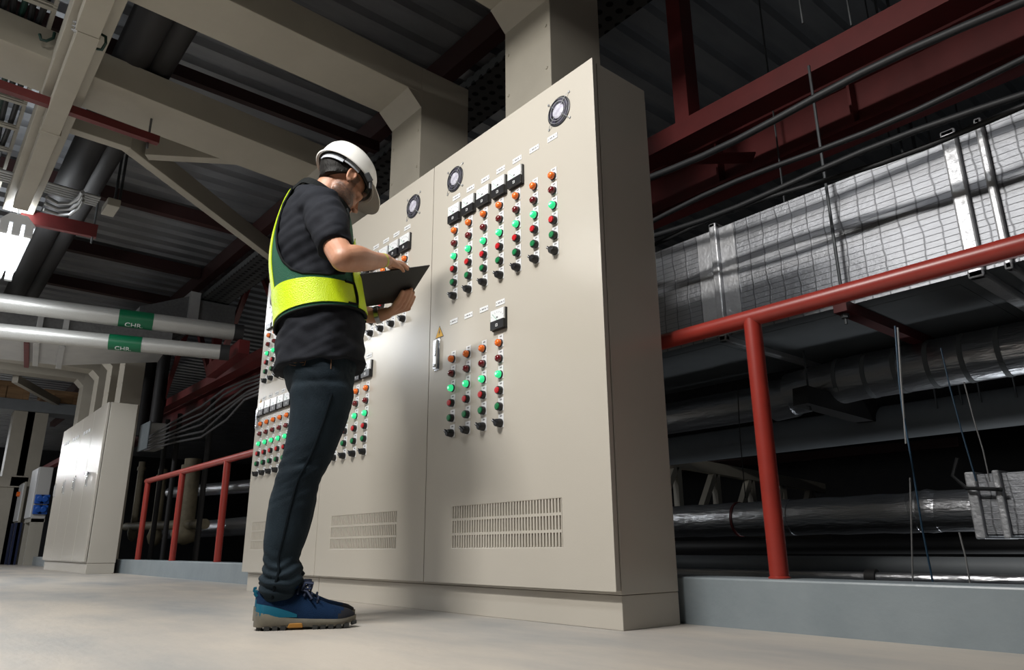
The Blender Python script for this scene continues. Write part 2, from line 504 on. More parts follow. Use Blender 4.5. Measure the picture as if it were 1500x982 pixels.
wide = thing('control_cabinet', 'tall beige double-door control cabinet at the right end of the run, man standing before it', 'cabinet', ((DX[1] + DX[3]) / 2, 1.86, 0))
carcass(wide, DX[1] + .006, DX[3] - .004)
narrow = thing('control_cabinet', 'beige single-door control cabinet left of and behind the standing man', 'cabinet', ((DX[0] + DX[1]) / 2, 1.86, 0))
carcass(narrow, DX[0] + .035, DX[1] + .004)
RC = [-2.408 + .1058 * k for k in range(7)]
MC = [-3.439 + .1025 * k for k in range(7)]
LC = [-4.508 + .1020 * k for k in range(7)]
door(wide, DX[2], DX[3], (-2.402, -1.776, .242, .398), RC, [-2.412 + .1055 * k for k in range(4)], RC[:5], [-2.0955], RC,
     [-2.412 + .1055 * k for k in range(4)], (-2.421, -1.733), -2.532)
door(wide, DX[1], DX[2], (-3.452, -2.822, .242, .398), MC, [-3.455 + .1035 * k for k in range(4)], MC[2:], [-3.455 + .1035 * k for k in range(4)], MC,
     [-3.455 + .1035 * k for k in range(4)], (-2.773, -3.46), None)
door(narrow, DX[0], DX[1], (-4.515, -3.885, .242, .398), LC, [-4.508 + .1015 * k for k in range(6)], LC[:5], [-4.508 + .1015 * k for k in range(6)], LC,
     [-4.508 + .1015 * k for k in range(6)], (-4.50, -3.80), -4.575)
b = MB()
b.lathe((-1.60, 1.87, 1.983), (0, 0, 1), [(.014, 0), (.014, .008), (.008, .012)], 14)
b.tube([(-1.60, 1.87 + math.cos(a) * .013, 2.010 + math.sin(a) * .015) for a in [R(-90 + 20 * i) for i in range(19)]], .0055, 10)
o = b.build('lifting_eye', M['copper'], wide, smooth=40)
o['label'] = 'brass-coloured lifting eye'

# ---------------------------------------------------------------- the next cabinet run, far left
FY0 = 1.66
FX0, FX1 = on(1, FY0, 60, 831).x, on(1, FY0, 121, 835).x
FY1 = min(2.02, on(0, FX1, 168, 834).y)
FZ = on(1, FY0, 157, 590).z
far = thing('control_cabinet', 'distant beige control cabinet with bright reflections on its doors, far left', 'cabinet', ((FX0 + FX1) / 2, 2.2, 0))
MB().box(FX0, FX1, FY0 + .03, FY1, .11, FZ).build('body', M['beige'], far, bevel=.004)
MB().box(FX0 + .01, FX1 - .004, FY0 + .03, FY1 - .004, 0, .108).build('plinth', M['beige'], far, bevel=.003)
fw = (FX1 - FX0) / 4
for i in range(4):
    a, c = FX0 + i * fw + .003, FX0 + (i + 1) * fw - .003
    d = MB().box(a, c, FY0, FY0 + .024, .125, FZ - .005).build('door', M['beige'], far, bevel=.004)
    hx = a + .12 if i < 3 else a + .16
    hz_ = on(1, FY0, 115, 705).z
    h = MB()
    if i == 3:
        h.bar((hx, FY0 - .03, hz_ + .04), (hx + .17, FY0 - .03, hz_ + .04), .018, .028)
        h.bar((hx + .155, FY0 - .03, hz_ + .05), (hx + .155, FY0 - .03, hz_ - .11), .028, .018)
        h.box(hx + .14, hx + .17, FY0 - .03, FY0, hz_ + .02, hz_ + .05)
    else:
        h.bar((hx, FY0 - .012, hz_ + .05), (hx, FY0 - .012, hz_ - .09), .026, .022)
        h.box(hx - .015, hx + .015, FY0 - .005, FY0, hz_ - .11, hz_ + .08)
    h.build('door_handle', M['chrome'], d)
    if i < 3:
        q = MB()
        for k in range(3):
            q.box(a + .16 + k * .15, a + .26 + k * .15, FY0 - .003, FY0, FZ - .24, FZ - .20)
        q.build('name_plate', M['white_plate'], d)
# ================================================================ STEEL FRAMES, BEAMS, BRACES
def portal(label, x0, x1, skew=0.0, y_end=-3.0, zc=2.895, group=None, depth=.20, yf=2.18, cd=.38):
    """Portal frame: box column behind the curb, chamfered knee, rafter running out over the walkway."""
    yb = yf + cd
    zu = zc + .105
    yk = yf - .105
    t = thing('portal_frame', label, 'steel frame', ((x0 + x1) / 2, (yf + yb) / 2, -1.5), group)
    MB().box(x0, x1, yf, yb, -1.5, zu + depth).build('column', M['steel_beige'], t, bevel=.004)
    b = MB()
    b.prism([(x0, yf, zc), (x0, yk, zu), (x0, yf, zu)], (x1 - x0, 0, 0))
    b.build('knee', M['steel_beige'], t)
    L = yk - y_end
    s = skew * L
    b = MB()
    b.hexa([(x0, yf, zu), (x1, yf, zu), (x1 + s, y_end, zu), (x0 + s, y_end, zu),
            (x0, yf, zu + depth), (x1, yf, zu + depth), (x1 + s, y_end, zu + depth), (x0 + s, y_end, zu + depth)])
    b.build('rafter', M['steel_beige'], t, bevel=.004)
    bo = MB()
    for zz in (zc - .16, zc - .42):
        for xx in (x0 + .03, x1 - .03):
            bo.lathe((xx, yf, zz), NEG, [(.009, 0), (.008, .006), (.0005, .008)], 8)
    bo.build('rivets', M['steel_beige'], t)
    return t

# survey (photo points on the column plane y = 2.18)
c1a, c1b = on(1, 2.18, 740, 110).x, on(1, 2.18, 806, 60).x
c2a, c2b = on(1, 2.18, 573, 220).x, on(1, 2.18, 616, 190).x
zc1 = on(1, 2.18, 740, 50).z; zc2 = on(1, 2.18, 574, 193).z
portal('beige portal frame nearest the camera, its column rising behind the right cabinet top', c1a, c1b, .03, zc=zc1, group='portal frames over the cabinets')
portal('beige portal frame whose column rises behind the middle cabinet door, right of the white helmet', c2a, c2b, .035, zc=zc2, group='portal frames over the cabinets')
zu2 = zc2 + .105
p_l, p_r = on(2, zu2, 103, 152), on(2, zu2, 121, 108)
q_l = on(2, zu2, 420, 270)
sk = (p_l.x - q_l.x) / (q_l.y - p_l.y)
x3 = q_l.x - sk * (2.075 - q_l.y)
portal('beige portal frame crossing the upper left, its knee hidden behind the white helmet', x3, x3 + (p_r.x - p_l.x) + .01, sk, zc=zc2, group='portal frames over the cabinets')
# far group above the distant cabinet
for i, (px, py, lb) in enumerate([(168, 585, 'nearest of the four distant portal frames, its column standing right behind the far cabinet'),
                                  (157, 543, 'distant portal frame, second of the four nested knees over the far cabinet'),
                                  (138, 558, 'distant portal frame, third of the four nested knees over the far cabinet'),
                                  (116, 570, 'farthest of the four nested distant portal frames, with a slanting brace')]):
    xx = on(1, 2.20, px, py).x
    zc_ = (on(1, 2.20, 157, 543).z, on(1, 2.20, 157, 543).z, on(1, 2.20, 138, 558).z, on(1, 2.20, 116, 570).z)[i]
    portal(lb, xx, xx + .36, .05, zc=zc_, group='distant portal frames', y_end=-2.0, yf=2.20, cd=.27)

# tie beam and the cable trunking beneath it (both run along the hall)
zt = 3.02
ta, tb = on(2, zt, 125, 0), on(2, zt, 187, 0)
t = tag(MB().box(-7.0, 4.0, .25, .47, zt, zt + .19).build('tie_beam', M['steel_beige'], bevel=.004),
        'beige tie beam linking the portal frames above the cable trunking, upper left', 'beam')
trk = thing('cable_trunking', 'long beige cable trunking running away under the tie beam, upper left', 'trunking', (-2, .345, 2.90))
MB().box(-6.62, -5.185, .300, .405, 2.90, 3.0).build('trunking_length', M['steel_beige'], trk, bevel=.003)
MB().box(-5.18, -3.945, .296, .405, 2.90, 3.0).build('trunking_length', M['steel_beige'], trk, bevel=.003)
MB().box(-3.94, 3.5, .285, .400, 2.90, 3.0).build('trunking_length', M['steel_beige'], trk, bevel=.003)
MB().box(-5.20, -5.165, .290, .412, 2.894, 3.0).build('joint_collar', M['steel_beige'], trk)
b = MB()
for z_ in (2.93, 2.955, 2.98):
    b.lathe((-3.99, .296, z_), NEG, [(.012, 0), (.012, .012), (.006, .014), (.006, .024), (.0005, .025)], 8)
b.build('bolts', M['galv'], trk)
tag(MB().tube([(-4.02, .41, 2.99), (-4.00, .435, 2.97), (-4.0, .44, 2.93), (-4.03, .43, 2.90), (-4.06, .41, 2.915)], .008, 8).build('earth_wire', M['green_cable'], smooth=40),
    'short green earth wire looped on the trunking joint', 'wire')
tag(MB().tube([on(0, -4.56, *p) for p in [(58, 50), (60, 58), (68, 60), (78, 56), (80, 48)]], .009, 8).build('earth_wire', M['green_cable'], smooth=40),
    'green earth wire looped beside the cable tray on the beam side', 'wire')
tag(MB().tube([on(0, -4.62, *p) for p in [(86, 76), (86, 84), (93, 92)]], .008, 8).build('earth_wire', M['black_cable'], smooth=40),
    'short dark wire tail left of the trunking', 'wire')

# plan bracing: a stub that forks to the frame on the right and to the far column line
zb = 3.15
def brace(pa, pb, w, h, label, start=None):
    return tag(MB().bar(pa, pb, w, h).build('brace_beam', M['steel_beige'], bevel=.004), label, 'beam')
j0, j1 = on(2, zb, 110, 190), on(2, zb, 188, 215.6)
W_ = .085
def edge_brace(pa, pb, label, w=W_, h=.17, up=0):
    '''bar whose lower right-hand edge runs from pa to pb'''
    d = (pb - pa).normalized(); side = d.cross(Vector((0, 0, 1)))
    o = Vector((0, 0, h / 2 + up)) - side * (w / 2)
    brace(pa + o, pb + o, w, h, label)
dj = (j1 - j0).normalized()
edge_brace(j0 - dj * .12, j1 + dj * .02, 'short beige brace stub running out from the tie beam, left')
e1 = on(2, zb, 399.5, 378)
edge_brace(j1, j1 + (e1 - j1) * 1.04, 'long slanting beige brace beam descending toward the man, left of his shoulder', up=.002)
r0, r1 = on(2, zb, 212, 226), on(2, zb, 360, 234)
edge_brace(r0, r0 + (r1 - r0) * .96, 'short beige brace beam forking right toward the underside of the third frame', up=-.003)
# far diagonal of the distant group
zq = on(1, 2.20, 116, 570).z + .06
edge_brace(on(2, zq, 26, 561), on(2, zq, 113, 609), 'slanting beige brace of the farthest distant portal frame, far left', w=.10, h=.14)

# ---------------------------------------------------------------- dark red roof steel
def red(name, label, *bars, m='dark_red', cat='beam', group=None):
    b = MB()
    for p, q, w, h in bars:
        b.bar(p, q, w, h)
    return tag(b.build(name, M[m]), label, cat, group)

# truss on the far side of the gap: chord, post, webs (one welded thing)
TY = 3.28
tr = thing('red_truss', 'dark red steel truss running the whole length behind the cabinets', 'truss', (-6, TY, 2.5))
MB().box(-26, 3, TY - .08, TY + .08, 2.565, 2.690).build('bottom_chord', M['dark_red'], tr)
MB().box(-26, 3, TY - .07, TY + .07, 3.92, 4.05).build('top_chord', M['roof_red'], tr)
px = on(1, TY - .06, 997, 150).x
for xx in (px, px - 2.9, px - 5.8, px - 8.6, px - 11.4, px + 2.9):
    MB().box(xx - .05, xx + .05, TY - .06, TY + .06, 2.69, 3.93).build('post', M['dark_red'], tr)
for xx in (px - 5.8, px - 8.6, px - 11.4):
    MB().bar((xx + .08, TY, 2.68), (xx + 1.25, TY, 3.94), .07, .07).build('web_member', M['dark_red'], tr)
    MB().bar((xx - .08, TY, 2.68), (xx - 1.25, TY, 3.94), .07, .07).build('web_member', M['dark_red'], tr)
MB().bar((px + .12, TY + .5, 2.60), (px - .35, TY + .05, 2.63), .12, .012).build('gusset', M['dark_red'], tr)
# I-beam lower and behind the truss
p, q = on(1, 3.9, 1000, 290), on(1, 3.9, 1450, 55)
zi = (p.z + q.z) / 2
b = MB()
b.box(-26, 3, 3.88, 3.90, zi - .14, zi + .16); b.box(-26, 3, 3.78, 4.0, zi - .16, zi - .14); b.box(-26, 3, 3.78, 4.0, zi + .16, zi + .18)
for i in range(10):
    b.box(-6 + i * .9, -5.985 + i * .9, 3.80, 3.88, zi - .14, zi + .16)
tag(b.build('steel_beam', M['dark_red']), 'deep dark red I-beam under the black cables, upper right', 'beam')
b = MB(); b.box(-26, 3, 2.75, 2.86, 3.86, 4.07)
tag(b.build('steel_beam', M['roof_red']), 'dark red beam carrying the roof deck behind the columns', 'beam')
for px_, lb in ((230, 'dark red roof purlin seen above the conduit bracket, left'), (220, 'dark red roof purlin farther back over the white pipes'), (140, 'farthest dark red roof purlin just above the white pipes')):
    yy = {230: 310, 220: 391, 140: 427}[px_]
    xx = on(2, 3.95, px_, yy).x
    tag(MB().box(xx - .05, xx + .05, -4, 2.74, 3.93, 4.08).build('roof_purlin', M['roof_red']), lb, 'beam', 'roof purlins')
xx = on(2, 3.6, 360, 155).x
tag(MB().box(xx - .03, xx + .03, -1, 2.74, 3.62, 3.72).build('roof_purlin', M['roof_red']), 'dark red purlin just above the second frame\'s rafter', 'beam', 'roof purlins')
# struts hung under things
a = on(2, 2.985, 0, 119); c = on(2, 2.985, 233, 201)
tag(MB().bar(a - (c - a) * .1 + Vector((0, 0, -.03)), c + Vector((0, 0, -.03)), .05, .055).build('hanger_strut', M['dark_red']), 'dark red strut hung along the left edge of the third frame\'s rafter', 'strut')
tag(MB().tube([c + Vector((-.02, -.06, -.10)), c + Vector((-.02, -.06, .5))], .008, 6).build('hanger_rod', M['rod']), 'threaded rod at the end of the dark red strut', 'rod')
a = on(2, 3.0, 30, 316); c = on(2, 3.0, 142, 340)
tag(MB().bar(a, c, .05, .12).build('hanger_strut', M['dark_red']), 'dark red strut under the black lagged pipes beside the lit lamp', 'strut')
for k, pxy in enumerate([(138, 300), (139, 350)]):
    pass
b = MB().tube([c + Vector((.0, -.03, -.12)), c + Vector((0, -.03, 1.06))], .009, 6)
tag(b.build('hanger_rod', M['rod']), 'threaded rod holding the dark red strut beside the lamp', 'rod')

# perforated cable trays behind the columns
pm = mat('perforated_tray', (.10, .105, .105), .5, .5)
nt = pm.node_tree; bs = nt.nodes['Principled BSDF']
tc = nt.nodes.new('ShaderNodeTexCoord'); vo = nt.nodes.new('ShaderNodeTexVoronoi'); vo.inputs['Randomness'].default_value = 0; vo.inputs['Scale'].default_value = 11
lt = nt.nodes.new('ShaderNodeMath'); lt.operation = 'LESS_THAN'; lt.inputs[1].default_value = .26
mx = nt.nodes.new('ShaderNodeMix'); mx.data_type = 'RGBA'; mx.inputs['A'].default_value = (.10, .105, .105, 1); mx.inputs['B'].default_value = (.006, .006, .006, 1)
nt.links.new(tc.outputs['Object'], vo.inputs['Vector']); nt.links.new(vo.outputs['Distance'], lt.inputs[0]); nt.links.new(lt.outputs[0], mx.inputs['Factor']); nt.links.new(mx.outputs['Result'], bs.inputs['Base Color'])
M['perf'] = pm
b = MB(); b.box(-14, 0, 2.70, 3.05, 3.50, 3.503); b.box(-14, 0, 2.695, 2.70, 3.50, 3.58); b.box(-14, 0, 3.05, 3.055, 3.50, 3.58)
tag(b.build('perforated_cable_tray', M['perf']), 'perforated steel cable tray running behind the portal columns', 'cable tray')
# ================================================================ HANDRAIL
RY, RZ, RR = 2.095, .975, .0285
REND = -1.243 - 1.253 * 6
rail = thing('handrail', 'red tubular handrail on the grey curb, running behind the cabinets', 'handrail', (-4, RY, .145))
MB().tube([(REND - .05, RY, RZ), (2.0, RY, RZ)], RR, 20).build('top_rail', M['red'], rail, smooth=40)
for k in range(7):
    xx = -1.243 - 1.253 * k
    if 0 < k < 4: continue
    b = MB().tube([(xx, RY, .146), (xx, RY, RZ - .006)], .0285, 20)
    b.build('post', M['red'], rail, smooth=40)
    b = MB(); b.lathe((xx, RY, .145), (0, 0, 1), [(.033, 0), (.033, .004), (.029, .007)], 16); b.build('weld_collar', M['red'], rail, smooth=40)

# ================================================================ RIGHT-HAND SERVICES BEYOND THE CURB
# --- big foil-faced rectangular duct
Y0, Y1 = 3.2, 4.15
ztop = .5 * (on(1, Y0, 965, 365).z + on(1, Y0, 1500, 165).z); zbot = .5 * (on(1, Y0, 1055, 500).z + on(1, Y0, 1410, 398).z)
du = thing('air_duct', 'large silver foil-faced rectangular air duct above the handrail, right', 'duct', (-1.5, (Y0 + Y1) / 2, zbot))
fl1 = on(1, Y0 - .02, 1045, 345).x; fl2 = on(1, Y0 - .02, 1392, 215).x
for a, c in ((-6.0, fl1), (fl1, fl2), (fl2, 1.5)):
    b = MB().box(a + .004, c - .004, Y0, Y1, zbot, ztop)
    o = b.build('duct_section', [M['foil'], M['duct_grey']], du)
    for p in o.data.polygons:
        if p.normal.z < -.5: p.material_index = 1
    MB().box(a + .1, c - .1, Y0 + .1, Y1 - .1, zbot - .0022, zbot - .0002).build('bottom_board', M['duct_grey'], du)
for xx, w in ((fl1, .045), (fl2, .06), (fl2 + .115, .03)):
    b = MB()
    b.box(xx - w / 2, xx + w / 2, Y0 - .028, Y0 + .01, zbot - .03, ztop + .03)
    b.box(xx - w / 2, xx + w / 2, Y0 - .028, Y1 + .02, zbot - .03, zbot + .005)
    b.box(xx - w / 2, xx + w / 2, Y0 - .028, Y1 + .02, ztop, ztop + .03)
    b.build('flange', M['foil_tape'], du, bevel=.008)
b = MB()
for xx in (fl1 - .075, fl1 + .07):
    b.box(xx - .045, xx + .045, Y0 - .004, Y0 + .002, zbot + .01, ztop - .005)
b.build('foil_tape', M['foil_tape'], du)
# trapeze under the duct: red channel and rods
xs = on(1, Y0 - .1, 1228, 436).x
tz = zbot - .055
tag(MB().box(xs - .03, xs + .03, Y0 - .10, Y1 + .08, tz, tz + .05).build('trapeze_channel', M['dark_red']), 'dark red channel carrying the foil duct, seen under the handrail', 'bracket')
for yy, lb in ((Y0 - .06, 'zinc threaded rod in front of the foil duct'), (Y1 + .05, 'zinc threaded rod behind the foil duct')):
    b = MB().tube([(xs, yy, tz - .05), (xs, yy, 2.56 if yy < Y0 else 4.1)], .0075, 8)
    b.lathe((xs, yy, tz - .022), (0, 0, 1), [(.018, 0), (.018, .02)], 6); b.lathe((xs, yy, tz + .052), (0, 0, 1), [(.018, 0), (.018, .015)], 6)
    tag(b.build('hanger_rod', M['rod'], smooth=40), lb, 'rod')
for px_, py0, yy, lb in ((1183, 80, 3.0, 'thin rod hanging from the roof right of the red post'), (1247, 35, 3.2, 'short thin rod above the red truss chord'),
                         (1200, 200, 3.05, 'thin rod hanging beneath the red truss, left of the duct rod')):
    xx = on(1, yy, px_, py0).x
    z0 = {1183: 2.7, 1247: 2.7, 1200: ztop}[px_]
    tag(MB().tube([(xx, yy if px_ != 1200 else 4.3, z0), (xx, yy if px_ != 1200 else 4.3, 4.1)], .006, 6).build('hanger_rod', M['rod']), lb, 'rod')

# --- black cables strung along the hall
for i, (pa, pb, yy, r, lb) in enumerate([
        ((960, 257), (1495, 2), 2.62, .017, 'thick black cable passing just under the red beam, upper right, topmost of the cables'),
        ((960, 322), (1500, 88), 2.72, .013, 'black cable second from the top over the foil duct'),
        ((960, 345), (1500, 136), 2.78, .014, 'black cable third from the top over the foil duct'),
        ((1000, 340), (1500, 157), 2.86, .012, 'lowest black cable resting along the top edge of the foil duct')]):
    a, c = on(1, yy, *pa), on(1, yy, *pb)
    d = (c - a)
    pts = [a + d * t + Vector((0, 0, -.018 * math.sin((t * 2.1 + i) * PI))) for t in [-.9 + .12 * k for k in range(32)]]
    tag(MB().tube(pts, r, 10).build('power_cable', M['black_cable'], smooth=40), lb, 'cable', 'black cables over the duct')

# --- round ducts and pipes lower down
def pipe(name, label, pts, r, m, cat='pipe', n=24, joints=()):
    t = thing(name, label, cat, (pts[0] + pts[-1]) / 2 - Vector((0, 0, r)))
    MB().tube(pts, r, n).build('pipe_run', M[m], t, smooth=40)
    d = (pts[-1] - pts[0]).normalized()
    for s, mm, ww, rr in joints:
        c = pts[0] + (pts[-1] - pts[0]) * s
        MB().tube([c - d * ww / 2, c + d * ww / 2], r * rr, n).build('band', M[mm], t, smooth=40)
    return t
yy = 4.0
zz = 1.09
xl = on(1, yy, 1140, 600).x
rd = thing('round_duct', 'upper dark round insulated duct below the foil duct', 'duct', (xl, yy, zz - .13))
MB().tube([(-8, yy, zz), (xl, yy, zz)], .105, 28).build('duct_run', M['foil_plain'], rd, smooth=40)
MB().tube([(xl - .02, yy, zz), (xl + .12, yy, zz)], [.125, .115], 28).build('joint_sleeve', M['foil_plain'], rd, smooth=40)
pts = [Vector((xl + .1 + .4 * k / 6, yy - .0 * k, zz + .02 + (.03 * k / 6))) for k in range(7)]
MB().tube(pts + [Vector((2, yy, zz + .05))], .125, 28).build('duct_run', M['foil_plain'], rd, smooth=40)
for k in range(10):
    xx = xl + .42 + k * .16
    MB().tube([(xx - .012, yy, zz + .05), (xx + .012, yy, zz + .05)], .128, 28).build('wire_band', M['duct_grey'], rd, smooth=40)
# second grey duct beside it
tag(MB().tube([(-8, 4.35, .91), (2, 4.35, .93)], .10, 24).build('round_duct', M['duct_grey'], smooth=40), 'plain grey round duct hanging behind and below the upper insulated duct', 'duct')
a, c = on(1, 3.72, 1172, 580), on(1, 4.5, 1310, 618)
tag(MB().bar(a, c + (c - a) * .2, .10, .10).build('trapeze_channel', M['black_lag']), 'black channel bracket carrying the round ducts', 'bracket')
b = MB().tube([a + Vector((.02, .06, -.08)), a + Vector((.02, .06, 3.2))], .006, 6)
tag(b.build('hanger_rod', M['rod']), 'thin rod hanging down to the black channel bracket', 'rod')
# lower bright foil duct ending in a box
zl = .5 * (on(1, 4, 985, 761).z + on(1, 4, 1430, 753).z)
xb = on(1, 3.85, 1432, 750).x
ld = thing('round_duct', 'lower shiny foil round duct crossing behind the red post near the curb', 'duct', (xb - 1, 4, zl - .1))
MB().tube([(-8, 4, zl)] + [(xb - 2.1 + .1 * k, 4, zl + .003 * math.sin(k * 2.1)) for k in range(20)] + [(xb + .05, 4, zl)], .100, 28).build('duct_run', M['foil_plain'], ld, smooth=40)
xr = on(1, 4, 1084, 760).x
MB().tube([(xr - .008, 4, zl), (xr + .008, 4, zl)], .104, 28).build('clamp_ring', M['dark_red'], ld, smooth=40)
MB().tube([(xr + .24, 4, zl), (xr + .36, 4, zl)], .103, 28).build('foil_tape', M['foil_plain'], ld, smooth=40)
xj = on(1, 4, 1362, 745).x
b = MB(); b.tube([(xj - .04, 4, zl), (xj, 4, zl + .005), (xj + .05, 4, zl)], [.101, .108, .101], 28); b.tube([(xj - .07, 4, zl), (xj - .05, 4, zl + .004), (xj - .03, 4, zl)], [.1005, .105, .1005], 28)
b.build('crumpled_joint', M['foil_plain'], ld, smooth=40)
bx = thing('duct_box', 'foil-wrapped box at the right end of the lower round duct', 'duct box', (xb + .6, 4, zl - .12))
MB().box(xb, xb + 1.6, 3.83, 4.25, zl - .125, zl + .155).build('box_body', M['foil'], bx, bevel=.01)
MB().box(xb - .012, xb + .03, 3.80, 4.26, zl - .135, zl + .165).build('flange', M['foil_tape'], bx, bevel=.006)
MB().box(xb + .10, xb + .13, 3.80, 4.26, zl - .135, zl + .165).build('flange', M['foil_tape'], bx, bevel=.006)
tag(MB().tube([(xb - .02, 3.78, zl + .23), (xb - .05, 3.77, zl + .15), (xb + .0, 3.76, zl + .09), (xb + .14, 3.77, zl + .075)], .009, 8).build('loose_cable', M['black_cable'], smooth=40),
    'black cable tail curling in front of the foil box', 'cable')
# thin bright pipe and a dark one just over the curb
z1 = .5 * (on(1, 3, 985, 839).z + on(1, 3, 1500, 851).z)
pipe('small_pipe', 'thin shiny pipe running just above the curb line, right', [Vector((-8, 3, z1)), Vector((2, 3, z1 - .002))], .021, 'foil_plain', joints=[(.662, 'black_lag', .04, 1.5)])
z2 = on(1, 3.6, 1300, 826).z
pipe('dark_pipe', 'thick dark grey pipe behind the thin shiny pipe, right', [Vector((-8, 3.6, z2)), Vector((2, 3.6, z2 - .02))], .045, 'duct_grey')
z3 = on(1, 5, 1300, 800).z
pipe('dark_pipe', 'dark grey pipe seen low between the red post and the foil box', [Vector((-8, 5, z3)), Vector((2, 5, z3))], .05, 'black_lag')
# pale far-away truss glimpsed under the ducts
wx = -5.5
a, c = on(0, wx, 985, 676), on(0, wx, 1205, 716)
pt = thing('pale_truss', 'small beige lattice truss glimpsed far behind under the round ducts', 'truss', (wx, (a.y + c.y) / 2, .3))
dv = (c - a)
MB().bar(a - dv * .05, c, .10, .14).build('top_chord', M['steel_beige'], pt)
MB().bar(a - dv * .05 + Vector((0, 0, -.75)), c + Vector((0, 0, -.75)), .10, .12).build('bottom_chord', M['steel_beige'], pt)
for k in range(5):
    p = a + dv * (k * .22 + .02)
    MB().bar(p, p + Vector((0, 0, -.72)), .08, .08, up=(1, 0, 0)).build('post', M['steel_beige'], pt)
    MB().bar(p, p - dv * .13 + Vector((0, 0, -.72)), .08, .08, up=(1, 0, 0)).build('web_member', M['steel_beige'], pt)
# red joists with light catching the far deck
for k, (pa, pb) in enumerate([((985, 658), (1110, 640)), ((985, 672), (1180, 648)), ((1040, 682), (1210, 666))]):
    a, c = on(1, 7.5 + .6 * k, *pa), on(1, 7.5 + .6 * k, *pb)
    d = (c - a).normalized()
    tag(MB().bar(a - d * 2, c + d * 1.5, .10, .10).build('far_joist', M['roof_red']),
        'far dark red joist glimpsed under the round ducts, ' + ('top', 'middle', 'bottom')[k] + ' of three', 'beam', 'far red joists')
# dangling cords
def cord(label, pts, r, m, y=2.75):
    P_ = [on(1, y, *p) for p in pts]
    tag(MB().tube(P_, r, 6).build('hanging_cord', M[m], smooth=40), label, 'cord')
cord('blue cord hanging from the duct bracket down to the curb', [(1311, 478), (1317, 560), (1322, 600), (1336, 680), (1350, 770), (1367, 856)], .0034, 'blue_cord')
cord('white cord hanging beside the blue cord', [(1315, 480), (1320, 560), (1324, 610), (1327, 650)], .0036, 'white_cord')
cord('thin grey wire hanging straight down right of the red post', [(1333, 700), (1335, 770), (1337, 852)], .003, 'white_cord')
cord('thin wire hanging right of the blue cord', [(1378, 510), (1392, 570), (1408, 630), (1430, 705)], .0036, 'blue_cord', 3.6)
cord('thin wire nearest the right edge above the foil box', [(1412, 560), (1425, 610), (1440, 660), (1450, 706)], .0030, 'white_cord', 3.7)
cord('thin dark wire in front of the round ducts left of the red post', [(1080, 560), (1084, 640), (1092, 730)], .003, 'black_cable', 3.6)
cord('thin wire from foil duct to curb near the right edge', [(1405, 780), (1414, 815), (1421, 855)], .0030, 'white_cord', 2.8)
for k, (pp, lb) in enumerate([(1352, 'thin rod under the foil duct, left of four'), (1388, 'thin rod under the foil duct, second of four'), (1416, 'thin rod under the foil duct, third of four'), (1468, 'thin rod under the foil duct, right of four')]):
    p = on(1, 4.25, pp, 480)
    tag(MB().tube([(p.x, 4.25, .95), (p.x, 4.25, 4.1)], .005, 6).build('hanger_rod', M['rod']), lb, 'rod')
# ================================================================ UPPER LEFT SERVICES
UPV = Vector((0, 0, 1))
# hanging fluorescent fitting, lit
LX0, LX1, LYc, LZ = -8.05, -6.72, .36, 2.80
fl = thing('fluorescent_lamp', 'lit three-tube fluorescent lamp hanging at the left edge', 'lamp', ((LX0 + LX1) / 2, LYc, LZ - .08))
b = MB()
b.prism([(LX1, LYc - .13, LZ + .02), (LX1, LYc - .06, LZ + .10), (LX1, LYc + .06, LZ + .10), (LX1, LYc + .13, LZ + .02)], (LX0 - LX1, 0, 0))
b.build('reflector', M['lamp_white'], fl, bevel=.004)
for s in (-1, 0, 1):
    MB().tube([(LX0 + .04, LYc + s * .085, LZ - .035), (LX1 - .05, LYc + s * .085, LZ - .035)], .024 if s else .034, 16).build('tube', M['tube_glow'], fl, smooth=40)
    for xx in (LX0, LX1):
        e = MB(); dx = .05 if xx == LX0 else -.05
        e.box(min(xx, xx + dx), max(xx, xx + dx), LYc + s * .085 - .03, LYc + s * .085 + .03, LZ - .075, LZ + .03)
        e.build('lamp_holder', M['lamp_white'], fl, bevel=.006)
for xx in (LX0 + .25, LX1 - .20):
    MB().tube([(xx, LYc, LZ + .10), (xx, LYc, 3.018 if xx > -7.0 else 4.09)], .007, 6).build('suspension_rod', M['rod'], fl)

# ladder cable tray full of dark green cables
for nm, x0, x1, zz, yr, yl in (('cable_ladder', -9.0, -2.0, 3.31, .215, -.42),):
    ct = thing('cable_ladder', 'beige ladder cable tray full of dark cables in the top left corner', 'cable tray', (-5.5, (yr + yl) / 2, zz))
    MB().box(x0, x1, yr - .022, yr, zz, zz + .09).build('side_rail', M['tray'], ct)
    MB().box(x0, x1, yl, yl + .022, zz, zz + .09).build('side_rail', M['tray'], ct)
    k = 0
    xx = -2.4
    while xx > x0:
        MB().box(xx, xx + .035, yl, yr, zz - .004, zz + .018).build('rung', M['tray'], ct)
        MB().box(xx + .05, xx + .062, yl, yr, zz - .002, zz + .012).build('rung', M['tray'], ct)
        xx -= .41
    for i in range(12):
        y = yl + .065 + i * .046
        pts = [Vector((x0 + .1 + j * .45, y + .012 * math.sin(i * 3.1 + j * 1.7), zz + .045 + .006 * math.cos(i + j))) for j in range(16)]
        tag(MB().tube(pts, .018, 8).build('tray_cable', M['green_cable' if i % 3 == 0 else 'black_cable'], smooth=40),
            'dark cable lying lengthwise in the ladder tray, upper left corner', 'cable', 'cables lying in the ladder tray')

# two black lagged pipes running away under the roof, third thinner one
for k, (pp, r, lb) in enumerate([((205, 60), .115, 'left black lagged pipe running away between the portal rafters, upper left'),
                                 ((246, 75), .085, 'right black lagged pipe running away between the portal rafters, upper left')]):
    c = on(2, 3.42, *pp)
    pipe('lagged_pipe', lb, [Vector((-16, c.y + .02, 3.42)), Vector((-2, c.y, 3.42))], r, 'black_lag')
